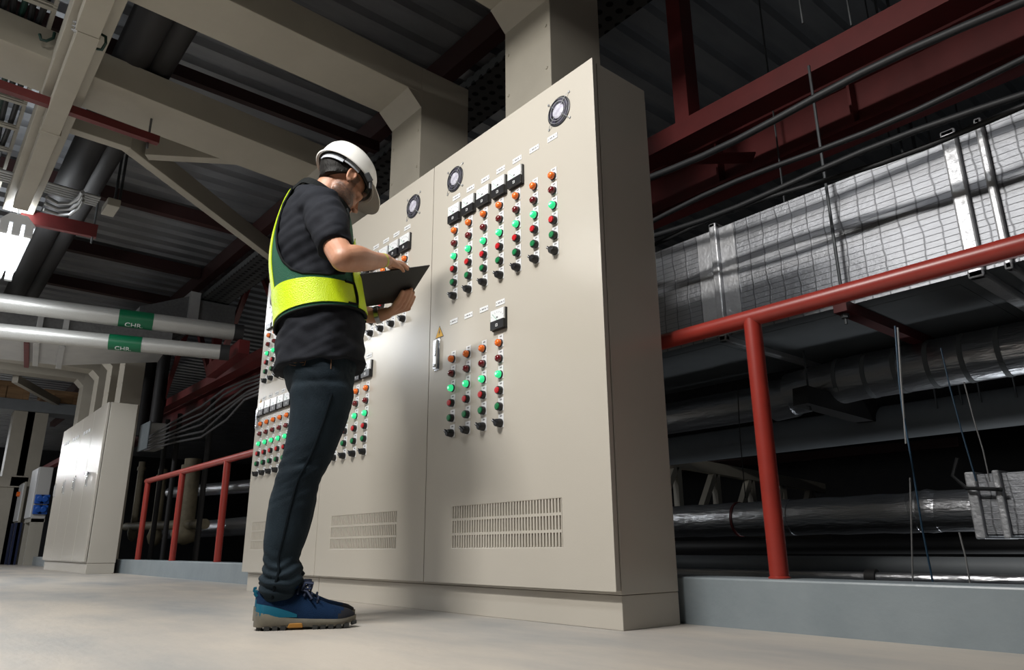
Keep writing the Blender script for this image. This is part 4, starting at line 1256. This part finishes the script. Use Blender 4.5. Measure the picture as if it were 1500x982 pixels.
# hair: cap over the cranium, cut to a hairline
b = MB()
rings = []
for i in range(26):
    ring = []
    for j in range(64):
        az = 2 * PI * j / 64                                   # 0 = forehead, pi = nape
        lo = -.42 if abs(az - PI) < 1.25 else (-.05 if abs(az - PI) < 1.75 else .38)
        lo_s = -.95 * max(0, math.cos(az - PI)) ** .5 - .05 if math.cos(az - PI) > 0 else .30 * (-math.cos(az - PI)) ** .5 - .02
        el = lo_s + (PI / 2 - .02 - lo_s) * i / 25
        g = 1.055 + .02 * noise.noise(Vector((az * 9, el * 14, 3)))
        if i == 0: g = .99
        ring.append(H(.076 * g * math.cos(el) * math.sin(az), -.012 + .098 * g * math.cos(el) * math.cos(az), .030 + .082 * g * math.sin(el) - (.012 if i < 2 else 0)))
    rings.append(ring)
b.rings(rings)
b.build('hair', M['hair'], man, smooth=60)
# eyes: only the dark lash line of the lowered lids shows
b = MB()
for s in (-1, 1):
    b.tube([H(s * (.018 + .013 * k), .0925 - .003 * abs(k - 1), -.012 - .002 * (1 - abs(k - 1))) for k in range(3)], .0016, 6)
b.build('eyelashes', M['hair'], man)

# ---------------------------------------------------------------- hard hat
hat = bpy.data.objects.new('hard_hat', None); COL.objects.link(hat); hat.parent = man; WORLD[hat.name] = WORLD[man.name].copy()
hat['label'] = 'white hard hat'
TP = R(17)
hat_c = mp(504.5, 267, .0)
_hf = FV * math.cos(R(29)) - RV * math.sin(R(29))
hat_r = RV * math.cos(R(29)) + FV * math.sin(R(29))
hat_y = _hf * math.cos(R(46)) - UP * math.sin(R(46)); hat_z = UP * math.cos(R(46)) + _hf * math.sin(R(46))
def HH(x, y, z):
    y2 = y * math.cos(TP) - z * math.sin(TP); z2 = y * math.sin(TP) + z * math.cos(TP)
    return hat_c + (hat_r * (x * 1.05) + hat_y * (y2 * 1.055 - .020) + hat_z * (z2 * (.86 if z > .03 else .96) + .028 + (.003 if z > .03 else 0))) * .97
prof = [(-.008, 1.00), (.010, 1.00), (.035, .985), (.060, .94), (.085, .84), (.104, .68), (.117, .46), (.124, .22), (.1255, .02)]
def hat_rings(sc, dz=0, lo=0):
    out = []
    for z, f in prof[lo:]:
        r = []
        for j in range(56):
            a = 2 * PI * j / 56
            ridge = .004 * max(0, math.cos(a * 1) ** 20 + math.sin(a) ** 60 * 0)
            r.append(HH(math.sin(a) * .102 * f * sc, math.cos(a) * .126 * f * sc, z * sc + dz))
        out.append(r)
    return out
b = MB()
outer = hat_rings(1.0); inner = hat_rings(.965, -.002)
b.rings(outer, closed=True, cap=False); b.rings(inner, closed=True, cap=False)
n = 56
# rim turned outward, joined to inner skin
rim_o = [HH(math.sin(2 * PI * j / n) * .108, math.cos(2 * PI * j / n) * .133, -.012) for j in range(n)]
rim_b = [HH(math.sin(2 * PI * j / n) * .106, math.cos(2 * PI * j / n) * .130, -.016) for j in range(n)]
b.rings([outer[0], rim_o, rim_b, inner[0]], cap=False)
b.add(outer[-1], [list(range(n))]); b.add(inner[-1], [list(range(n))[::-1]])
# crown ridges
for s in (-1, 0, 1):
    b.tube([HH(s * .030 * (1 - .2 * abs(k) / 5), .118 * math.sin(R(15 * k)) * .98, .124 * math.cos(R(15 * k)) * (1 - .05 * abs(s)) - .001) for k in range(-4, 5)], .006, 8)
b.build('shell', M['helmet'], hat, smooth=50)
b = MB()                                                         # peak
rows = []
for i in range(7):
    f = i / 6
    row = []
    for j in range(25):
        a = R(-68 + 136 * j / 24)
        ext = .052 * math.cos(a * 1.25) ** .8 if abs(a) < R(71) else 0
        row.append(HH(math.sin(a) * (.104 + .010 * f), math.cos(a) * .129 + ext * f, -.008 - .020 * f * math.cos(a) + .006 * f * (1 - math.cos(a * 2)) / 2))
    rows.append(row)
low = [[p - hat_z * .0035 for p in r] for r in rows]
b.rings(rows, closed=False); b.rings(low, closed=False)
for a_, c_ in ((rows[0], low[0]), (rows[-1], low[-1])): b.rings([a_, c_], closed=False)
for k in (0, -1): b.rings([[r[k] for r in rows], [r[k] for r in low]], closed=False)
b.build('peak', M['helmet'], hat, smooth=50)
def band(a0, a1, z0, z1, sx, sy, m, nm, th=.003):
    b = MB(); k = max(4, int(abs(a1 - a0) / 8))
    o1, o2, i1, i2 = [], [], [], []
    for j in range(k + 1):
        a = R(a0 + (a1 - a0) * j / k)
        for lst, zz, g in ((o1, z0, 1), (o2, z1, 1), (i2, z1, 1 - th / sy), (i1, z0, 1 - th / sy)):
            lst.append(HH(math.sin(a) * sx * g, math.cos(a) * sy * g, zz))
    b.rings([o1, o2, i2, i1, o1], closed=False, cap=False)
    return b.build(nm, M[m], hat, smooth=40)
band(-180, 180, -.018, .012, .090, .110, 'helmet_in', 'suspension_band')
o = band(120, 182, -.034, -.010, .089, .113, 'strap_grey', 'headband_adjuster'); o['label'] = 'light grey ratchet headband'
o = band(84, 119, -.026, -.002, .091, .110, 'strap_grey', 'headband_strap')
b = MB()
c0 = HH(.104, .048, -.012)
b.bar(c0 - hat_y * .016, c0 + hat_y * .020 - hat_z * .004, .012, .022, up=hat_z)
b.bar(c0 + hat_y * .018 - hat_z * .003, c0 + hat_y * .044 - hat_z * .026, .007, .014, up=hat_z)
o = b.build('side_clip', M['helmet_in'], hat, bevel=.003); o['label'] = 'dark grey side clip'

# ---------------------------------------------------------------- shirt
sh = MB()
sh.rings(torso_rings(0, 8.75, 40, 56, .004))
def sleeve(pts, rs):
    k = (len(pts) - 1) * 6
    P_ = [cr(pts, i / 6) for i in range(k + 1)]; Q_ = [cr(rs, i / 6) for i in range(k + 1)]
    sh.tube(P_, Q_, 28)
sh.rings(ell(SHR + Vector((0, 0, -.01)), FV * .082, RV * .070, UP * .082))
sh.rings(ell(SHL + Vector((0, 0, -.01)), FV * .082, RV * .070, UP * .082))
sleeve([SHR - RV * .03, mp(479, 325, .225), mp(491, 364, .285)], [.078, .073, .0605])
sleeve([SHL + RV * .03, mp(470, 345, -.215), mp(474, 378, -.24)], [.078, .073, .064])
def wrinkle(amp, fs):
    def f(me, base):
        me.update()
        nrm = [n_.vector.copy() for n_ in me.vertex_normals]
        for v in me.vertices:
            q = v.co + base
            r_ = Vector((q.dot(FV), q.dot(RV), q.z))
            # diagonal drag folds plus soft lumps
            w1 = noise.noise(Vector((r_.x * 7 + r_.z * 5, r_.y * 5, r_.z * 14 - r_.x * 9)))
            w2 = noise.noise(Vector((r_.x * 16 - r_.z * 8, r_.y * 14, r_.z * 24 + r_.x * 14)))
            w3 = noise.noise(Vector((r_.x * 5 + 7, r_.y * 9, r_.z * 34 - r_.x * 20)))
            d = min(amp * (w1 + .55 * w2 + .5 * w3 - .25 * abs(w1)), .006)
            v.co += nrm[v.index] * (d * fs(r_.z))
    return f
shirt = remesh(sh, 't_shirt', [M['shirt']], man, .0062, 4, wrinkle(.0105, lambda z: 1.0))
shirt['label'] = 'dark navy T-shirt'
b = MB()                                                        # stitched hem line
b.rings([[torso(.10, 2 * PI * j / 64, .0085) for j in range(64)], [torso(.10, 2 * PI * j / 64, .0100) for j in range(64)],
         [torso(.125, 2 * PI * j / 64, .0100) for j in range(64)], [torso(.125, 2 * PI * j / 64, .0085) for j in range(64)]], cap=False)
b.build('hem_stitch', M['piping'], shirt)

# ---------------------------------------------------------------- hi-vis vest, panels lying on the torso
vest = bpy.data.objects.new('safety_vest', None); COL.objects.link(vest); vest.parent = man; WORLD[vest.name] = WORLD[man.name].copy()
vest['label'] = 'green mesh vest with yellow reflective strips'
def lerp_tab(tab, x):
    for (x0, y0), (x1, y1) in zip(tab, tab[1:]):
        if x <= x1: return y0 + (y1 - y0) * max(0, (x - x0)) / max(1e-9, x1 - x0)
    return tab[-1][1]
def patch(nm, m, a0, a1, f0, f1, off, th=.0035, na=None, nt_=10, side=1, mirror=False):
    """Strip of cloth on the torso between angles a0..a1 (0 front, 90 his right, 180 back) and heights f0(a)..f1(a)."""
    na = na or max(6, int(abs(a1 - a0) / 4))
    b = MB()
    for s in ((1, -1) if mirror else (1,)):
        out, inn = [], []
        for i in range(na + 1):
            a = a0 + (a1 - a0) * i / na
            t0 = f0(a) if callable(f0) else f0
            t1 = f1(a) if callable(f1) else f1
            out.append([torso(t0 + (t1 - t0) * k / nt_, R(a) * s, off + th) for k in range(nt_ + 1)])
            inn.append([torso(t0 + (t1 - t0) * k / nt_, R(a) * s, off) for k in range(nt_ + 1)])
        b.rings(out, closed=False, cap=False); b.rings(inn, closed=False, cap=False)
        b.rings([out[0], inn[0]], closed=False, cap=False); b.rings([out[-1], inn[-1]], closed=False, cap=False)
        for k in (0, -1):
            b.rings([[r[k] for r in out], [r[k] for r in inn]], closed=False, cap=False)
    return b.build(nm, M[m], vest, smooth=40)
BB = [(0, 2.32), (40, 2.30), (90, 2.28), (140, 2.10), (180, 1.95)]          # belt lower edge by angle
BT = [(0, 3.18), (30, 3.14), (60, 3.12), (95, 3.16), (135, 3.10), (180, 2.98)]
bb = lambda a: lerp_tab(BB, abs(a)); bt = lambda a: lerp_tab(BT, abs(a))
top = [(0, 7.2), (26, 7.3), (34, 5.6), (44, 4.0), (58, 3.42), (80, 3.28), (105, 3.30), (118, 3.46), (130, 3.80), (140, 4.35), (147, 5.1), (151, 6.0), (154, 7.3), (180, 7.9)]
tp = lambda a: lerp_tab(top, a)
patch('mesh_panel', 'vest_green', 4, 180, lambda a: bb(a) - .14, tp, .011, na=60, nt_=24, mirror=True)
# shoulder straps over the top
sr, sl = [], []
for s in (1, -1):
    b = MB()
    pts = []
    A0 = [(7.2, 15), (8.0, 40), (8.45, 75), (8.45, 110), (8.2, 140), (7.6, 165)]
    ctr = [torso(t_, R(a_) * s, .016) for t_, a_ in A0]
    for i in range(len(ctr) * 4 - 3): pts.append(cr(ctr, i / 4))
    for p, q in zip(pts, pts[1:]):
        b.bar(p, q + (q - p) * .15, .032, .005, up=(p - torso(7.5, 0, -.08)).normalized())
    b.build('shoulder_strap', M['piping'], vest)
for s in (1,):
    pass
patch('reflective_strip', 'vest_yellow', 155, 167, lambda a: bt(a) - .05, 7.3, .0155, na=6, nt_=24)
patch('reflective_strip', 'vest_yellow', -167, -155, lambda a: bt(a) - .05, 7.3, .0155, na=6, nt_=24)
patch('reflective_strip', 'vest_yellow', 10, 43, lambda a: bb(a) - .10, lambda a: 4.3 + .03 * (43 - abs(a)), .0185, na=6, nt_=20)
patch('reflective_strip', 'vest_yellow', -43, -10, lambda a: bb(a) - .10, lambda a: 4.3 + .03 * (43 - abs(a)), .0185, na=6, nt_=20)
patch('reflective_belt', 'vest_yellow', 46, 314, lambda a: bb(min(a, 360 - a)), lambda a: bt(min(a, 360 - a)), .0155, na=80)
def trim(nm, f, a0, a1, off, r, m='piping', k=60):
    b = MB().tube([torso(f(a0 + (a1 - a0) * i / k), R(a0 + (a1 - a0) * i / k), off) for i in range(k + 1)], r, 8)
    return b.build(nm, M[m], vest, smooth=40)
trim('armhole_piping', tp, 27, 154, .0145, .0042)
trim('armhole_piping', lambda a: tp(-a), -154, -27, .0145, .0042)
trim('hem_piping', lambda a: bb(min(a, 360 - a)) - .15, 4, 356, .0135, .0050, k=90)
b = MB()                                                       # black-bound end of the belt strap
pts = [torso(bb(46) + (bt(46) - bb(46)) * (i / 10), R(46 - 2.5 * math.sin(PI * i / 10)), .0225) for i in range(11)]
pts = [torso(bb(60), R(60), .0200)] + pts + [torso(bt(60), R(60), .0200)]
b.tube(pts, .0045, 8)
b.build('belt_binding', M['piping'], vest, smooth=40)

# ---------------------------------------------------------------- jeans
NL = [(438, 546, 505, 546), (425, 572, 517, 572), (425, 592, 514.5, 592), (421, 629, 503, 629), (413.5, 668, 487, 668), (407, 690, 477, 688), (400.5, 709, 467, 709), (391, 748, 459, 748),
      (386.5, 788, 449, 788), (385.5, 818, 437, 818), (384, 836, 443, 834), (379.5, 852, 443, 850), (380.5, 868, 435, 866), (383, 882, 428, 880)]
jb = MB()
def leg(w, du):
    rings = []
    Ls = [mp(a, b_, w) + FV * du for a, b_, c, d in NL]; Rs = [mp(c, d, w) + FV * du for a, b_, c, d in NL]
    k = (len(NL) - 1) * 5
    for i in range(k + 1):
        l, r = cr(Ls, i / 5), cr(Rs, i / 5)
        c = (l + r) / 2; a = (r - l) / 2
        bq = a.length * (.86 if i < 25 else .93)
        if i < 15: bq = min(bq, .090)
        if i < 5: bq = .055 + .035 * i / 5
        c = c - RV * (.0 if w < 0 else 0)
        rings.append([c + a * math.cos(2 * PI * j / 32) + RV * (bq * math.sin(2 * PI * j / 32)) for j in range(32)])
    jb.rings(rings)
leg(.098, 0); leg(-.098, .004)
PVL = [(410, 520), (414, 545), (423, 575), (440, 596)]; PVR = [(524, 518), (521, 545), (517, 572), (508, 592)]
rings = []
for i in range(16):
    l, r = cr([mp(*p) for p in PVL], i / 5), cr([mp(*p) for p in PVR], i / 5)
    c = (l + r) / 2; a = (r - l) / 2
    bq = cr([.165, .178, .180, .10], i / 5)
    rings.append([c + a * (math.copysign(abs(math.cos(q)) ** .9, math.cos(q))) + RV * (bq * math.copysign(abs(math.sin(q)) ** .9, math.sin(q))) for q in [2 * PI * j / 36 for j in range(36)]])
jb.rings(rings)
zk, za_ = mp(440, 700).z, mp(410, 860).z
def denim_folds(me, base):
    me.update()
    nrm = [n_.vector.copy() for n_ in me.vertex_normals]
    for v in me.vertices:
        q = v.co + base
        u, w, z = q.dot(FV), q.dot(RV), q.z
        near_ankle = max(0, 1 - abs(z - (za_ + .02)) / .11)
        near_knee = max(0, 1 - abs(z - zk) / .14)
        hip = max(0, 1 - abs(z - (zk + .34)) / .16)
        d = .0024 * noise.noise(Vector((u * 9, w * 9, z * 13)))
        d += .0055 * near_ankle * math.sin(z * 165 + 9 * noise.noise(Vector((u * 9, w * 9, z * 7))) + u * 30)
        d += .004 * near_ankle * noise.noise(Vector((u * 20, w * 20, z * 60)))
        d += .0050 * near_knee * noise.noise(Vector((u * 6 + z * 10, w * 6, z * 46 - u * 24)))
        d += .0042 * hip * noise.noise(Vector((u * 10, w * 8, z * 30 + u * 26)))
        v.co += nrm[v.index] * d
jeans = remesh(jb, 'jeans', [M['denim']], man, .0058, 5, denim_folds)
jeans['label'] = 'dark blue jeans'
# side seam, back pocket stitching
def on_leg(frac, lvl, off=0.0):
    """point on the outside of the near leg; frac -1..1 from back to front"""
    l, r = cr([mp(a, b_, .098) for a, b_, c, d in NL], lvl), cr([mp(c, d, .098) for a, b_, c, d in NL], lvl)
    c = (l + r) / 2; a = (r - l) / 2
    th = math.acos(max(-1, min(1, frac)))
    bq = a.length * (.86 if lvl < 5 else .93)
    if lvl < 3: bq = min(bq, .090)
    return c + a * math.cos(th) + RV * (bq * math.sin(th) + off)
b = MB().tube([on_leg(.34 - .60 * (i / 40) ** .8, 1.4 + 11.2 * i / 40, .0005) for i in range(1, 41)], .0042, 6)
b.build('side_seam', M['seam'], jeans, smooth=40)

def on_hip(px, py):
    i_ = lerp_tab([(520, 0), (548, 1), (575, 2), (596, 3)], py)
    l, r = cr([mp(*p) for p in PVL], i_), cr([mp(*p) for p in PVR], i_)
    c = (l + r) / 2; a = (r - l) / 2
    f = max(-.98, min(.98, ((mp(px, py, .12) - c).dot(a)) / a.length_squared))
    return c + a * f + RV * (cr([.165, .178, .180, .10], i_) * (1 - f * f) ** .45 + .004)
b = MB()
for q in ([(419, 541), (424, 549), (432, 552.5), (446, 554), (449, 543), (451, 530)], [(424, 545), (432, 549), (445, 550.5)], [(484, 528), (484.5, 545), (484, 560)]):
    b.tube([on_hip(*p) for p in q], .0014, 6)
o = b.build('pocket_stitching', M['thread'], jeans); o['label'] = 'orange pocket stitching'
# ---------------------------------------------------------------- shoes
def shoe(w, du, nm_lab):
    s = bpy.data.objects.new('shoe', None); COL.objects.link(s); s.parent = man; WORLD[s.name] = WORLD[man.name].copy()
    s['label'] = nm_lab
    heel = on(2, 0, 371, 921); toe_ = on(2, 0, 521, 918)
    u0 = (mp(371, 915, w) - SG).dot(FV) + du; u1 = (mp(521, 915, w) - SG).dot(FV) + du
    L = u1 - u0
    def S(f, side, z): return Vector((SG.x, SG.y, 0)) + FV * (u0 + L * f) + RV * (w + side) + UP * z
    hw = lambda f: .047 * (1 - .9 * max(0, (.10 - f) / .10) ** 2.2) * (1 - .13 * math.exp(-((f - .42) / .14) ** 2)) * (1 - .95 * max(0, (f - .80) / .20) ** 2.4) + .002
    def outline(z, g=1.0, fr=(0, 1), n=44, dz=None):
        r = []
        for j in range(n):
            a = 2 * PI * j / n
            f = .5 - .5 * math.cos(a)
            f = f + .0
            r.append(S(f, math.copysign(hw(f) * g, math.sin(a)) if abs(math.sin(a)) > 1e-6 else 0, z + (dz(f) if dz else 0)))
        return r
    toe_up = lambda f: .012 * max(0, (f - .78) / .22) ** 2
    b = MB(); b.rings([outline(.010, .97, dz=toe_up), outline(.018, 1.05, dz=toe_up), outline(.028, 1.05, dz=lambda f: toe_up(f) + .014 * max(0, (.40 - f) / .40) - .008 * f),
                       outline(.038, .99, dz=lambda f: toe_up(f) + .018 * max(0, (.40 - f) / .40) - .012 * f)])
    b.build('midsole', M['sole'], s, smooth=50)
    b = MB()
    for k in range(13):
        f = .035 + k * .0765
        if f > .98: break
        if .33 < f < .50: continue
        h_ = hw(f) * 1.02
        zt_ = .013 + toe_up(f)
        b.hexa([S(f, -h_, toe_up(f)), S(f + .05, -h_, toe_up(f + .05)), S(f + .05, h_, toe_up(f + .05)), S(f, h_, toe_up(f)), S(f, -h_, zt_), S(f + .05, -h_, zt_), S(f + .05, h_, zt_), S(f, h_, zt_)])
    b.build('outsole_lugs', M['outsole'], s)
    b = MB(); h_ = hw(.42) * 1.10
    b.hexa([S(.33, -h_, .006), S(.48, -h_, .006), S(.48, h_, .006), S(.33, h_, .006), S(.34, -h_, .021), S(.47, -h_, .021), S(.47, h_, .021), S(.34, h_, .021)])
    o = b.build('sole_insert', M['sole_orange'], s, bevel=.003); o['label'] = 'ochre sole insert'
    # upper: cross-sections from heel to toe
    rings = []
    ztop = [(0, .088), (.05, .118), (.16, .125), (.30, .122), (.42, .118), (.52, .103), (.62, .086), (.72, .072), (.82, .064), (.92, .056), (1, .040)]
    K = 34
    for i in range(K + 1):
        f = .012 + .972 * i / K
        zt_ = lerp_tab(ztop, f); h_ = hw(f) * .985
        zb_ = .030 + toe_up(f) - .008 * f
        r = []
        for j in range(22):
            a = -.25 + (PI + .5) * j / 21
            ca, sa = math.cos(a), math.sin(a)
            tw = 1 - .42 * max(0, sa) ** 1.5 * (1 if f < .55 else .5)
            r.append(S(f, ca * h_ * tw, zb_ + (zt_ - zb_) * max(0, sa) ** .8 - .006 * (1 if sa < 0 else 0)))
        rings.append(r)
    up = MB().rings(rings).build('upper', M['shoe'], s, smooth=60)
    up.data.materials.append(M['shoe_toe'])
    base = WORLD[s.name]
    for p in up.data.polygons:
        q = p.center + base - S(0, 0, 0)
        f = q.dot(FV) / L
        if f > .80 and q.z < .040 + (f - .80) * .22: p.material_index = 1
    tb = MB()                                                   # teal stripe low round the heel
    for sg in (1, -1):
        rows = []
        for i in range(25):
            f = .014 + .40 * i / 24
            zt_, h_, zb_ = lerp_tab(ztop, f), hw(f) * .985, .030 + toe_up(f) - .008 * f
            row = []
            for j in range(6):
                zz = zb_ + .010 + ((.0385 - .030 * (f / .414) ** 1.6)) * j / 5
                sa = min(1, max(0, (zz - zb_) / (zt_ - zb_))) ** 1.25
                tw = 1 - .42 * sa ** 1.5
                row.append(S(f, sg * (math.sqrt(1 - sa * sa) * h_ * tw + .0016), zz))
            rows.append(row)
        tb.rings(rows, closed=False)
    o = tb.build('heel_stripe', M['shoe_teal'], up, smooth=60); o['label'] = 'teal heel stripe'
    # tongue, collar, laces
    b = MB(); b.tube([S(.30, 0, .112), S(.36, 0, .128), S(.40, 0, .133)], [.030, .028, .022], 14, flat=.5); b.build('tongue', M['shoe'], s, smooth=50)
    b = MB()
    for k in range(4):
        f = .40 + k * .065; z_ = lerp_tab(ztop, f) + .002
        b.tube([S(f, -.026, z_ - .016), S(f + .012, -.010, z_ + .003), S(f + .016, .010, z_ + .003), S(f + .004, .028, z_ - .016)], .0032, 6)
    kx = S(.44, .012, .116)
    for sgn in (1, -1):
        b.tube([kx, kx + FV * .012 + RV * .030 * sgn + UP * .022, kx + FV * .034 + RV * .040 * sgn + UP * .020, kx + FV * .030 + RV * .018 * sgn + UP * .004, kx], .0035, 6)
        b.tube([kx, kx + FV * .018 + RV * .026 * sgn - UP * .004, kx + FV * .034 + RV * .036 * sgn - UP * .026], .0032, 6)
    b.tube([kx + UP * .004, kx + FV * .008 + UP * .020, kx + FV * .028 + UP * .022, kx + FV * .024 + UP * .006], .0055, 6)
    b.build('laces', M['lace'], s, smooth=60)
    b = MB(); b.tube([S(.012, 0, .098), S(-.008, 0, .106), S(-.006, 0, .113), S(.015, 0, .114)], .0028, 6, flat=2); o = b.build('heel_loop', M['shoe_teal'], s, smooth=50); o['label'] = 'teal heel pull loop'
shoe(.098, 0, 'navy blue hiking shoe, right foot'); shoe(-.11, -.004, 'navy blue hiking shoe, left foot')

# ---------------------------------------------------------------- watch and wristband
def wristring(p0, p1, c, r, w, m, nm, parent=man):
    d = (p1 - p0).normalized()
    b = MB(); b.tube([c - d * w / 2, c - d * w / 2 * .99, c + d * w / 2 * .99, c + d * w / 2], [r * .95, r, r, r * .95], 24)
    return b.build(nm, M[m], parent, smooth=40)
wc = mp(553.5, 462.5, -.188)
d_ = (WRL - wc).normalized()
wa = wristring(wc, WRL, wc, .0335, .019, 'steel', 'wrist_watch'); wa['label'] = 'steel wrist watch'
b = MB(); fn = (d_.cross(UP)).normalized(); fn = fn if fn.dot(RV) > 0 else -fn
top_ = d_.cross(fn); top_ = top_ if top_.z > 0 else -top_
b.lathe(wc + top_ * .028, top_, [(.017, 0), (.017, .007), (.014, .009), (.0005, .009)], 20); b.build('watch_case', M['black_plastic'], wa, smooth=40)
yc = mp(560, 382, .180)
yb_o = wristring(yc, WRR, yc, .0275, .009, 'band_yel', 'wristband'); yb_o['label'] = 'thin yellow-green wristband'

# ================================================================ CAMERA AND LIGHT
cd = bpy.data.cameras.new('camera')
cam = bpy.data.objects.new('camera', cd)
COL.objects.link(cam)
cd.sensor_fit = 'HORIZONTAL'; cd.sensor_width = 36; cd.lens = FPX / 1500 * 36
cd.clip_start = .05; cd.clip_end = 200
m3 = Matrix((CR, CU, -CF)).transposed()
cam.matrix_world = Matrix.Translation(CAM) @ m3.to_4x4()
SC.camera = cam

def area(name, loc, target, sx, sy, power, col=(1, .97, .92)):
    l = bpy.data.lights.new(name, 'AREA')
    l.shape = 'RECTANGLE'; l.size = sx; l.size_y = sy; l.energy = power; l.color = col
    o = bpy.data.objects.new(name, l)
    COL.objects.link(o)
    o.location = loc
    d = (Vector(target) - Vector(loc))
    o.rotation_euler = d.to_track_quat('-Z', 'Y').to_euler()
    return o

# the hall's fluorescent rows: battens along the walkway above and behind the viewer, then added fill lights
area('lamp_key', (-1.8, -.6, 2.90), (-1.9, .6, .3), .9, .20, 128, (1, .97, .92))
area('lamp_row', (-1.75, .36, 2.80), (-1.75, .38, 0), 1.25, .26, 28, (.96, .98, 1))
area('lamp_row', (-8.2, -1.25, 2.9), (-8.2, -1.2, 0), 1.2, .25, 90, (.95, .98, 1))
area('lamp_row', (-7.9, -4.4, 2.9), (-7.9, -4.3, 0), 1.2, .25, 90, (.97, .98, 1))
area('lamp_row', (-12.5, -1.2, 2.9), (-12.5, .3, 0), 1.2, .25, 110, (.97, .98, 1))
area('lamp_row', (-4.4, -1.6, 2.95), (-4.4, -1.5, 0), 1.2, .25, 22, (1, .97, .92))
area('lamp_row', (-23, -.6, 2.9), (-23, -.6, 0), 1.2, .5, 220, (.95, .98, 1))
area('lamp_row', (-29, -.8, 2.9), (-29, -.8, 0), 1.2, .8, 320, (.95, .98, 1))
area('lamp_visible', (-7.4, .36, 2.72), (-7.4, .36, 0), 1.2, .16, 50, (.92, .97, 1))
area('deck_fill_uplight', (-4.4, -1.6, 3.02), (-4.6, -.4, 4.1), 1.2, .15, 16, (.95, .98, 1))  # added upward light to brighten the deck, as from bare tubes
area('deck_fill_uplight', (-7.4, .36, 2.93), (-7.4, .8, 4.1), 1.2, .10, 14, (.92, .97, 1))  # added likewise above the hanging lamp, to lift the deck
area('lower_fill_light', (-1.2, 5.6, -1.2), (-1.8, 4.0, 1.2), 1.2, .3, 14, (.92, .97, 1))  # unseen light below the walkway, added to brighten the duct undersides
area('lower_fill_light', (-9, 5.5, -1.2), (-9, 4.0, 1.0), 1.2, .3, 20, (1, .93, .82))  # unseen light added low down to bring out the riser pipes
w = bpy.data.worlds.new('world'); SC.world = w; w.use_nodes = True
w.node_tree.nodes['Background'].inputs[0].default_value = (.5, .55, .62, 1)
w.node_tree.nodes['Background'].inputs[1].default_value = .03
vs = SC.view_settings
SC.display_settings.display_device = 'sRGB'
vs.view_transform = 'Standard'; vs.look = 'None'; vs.gamma = 1; vs.exposure = -.22; vs.use_curve_mapping = False
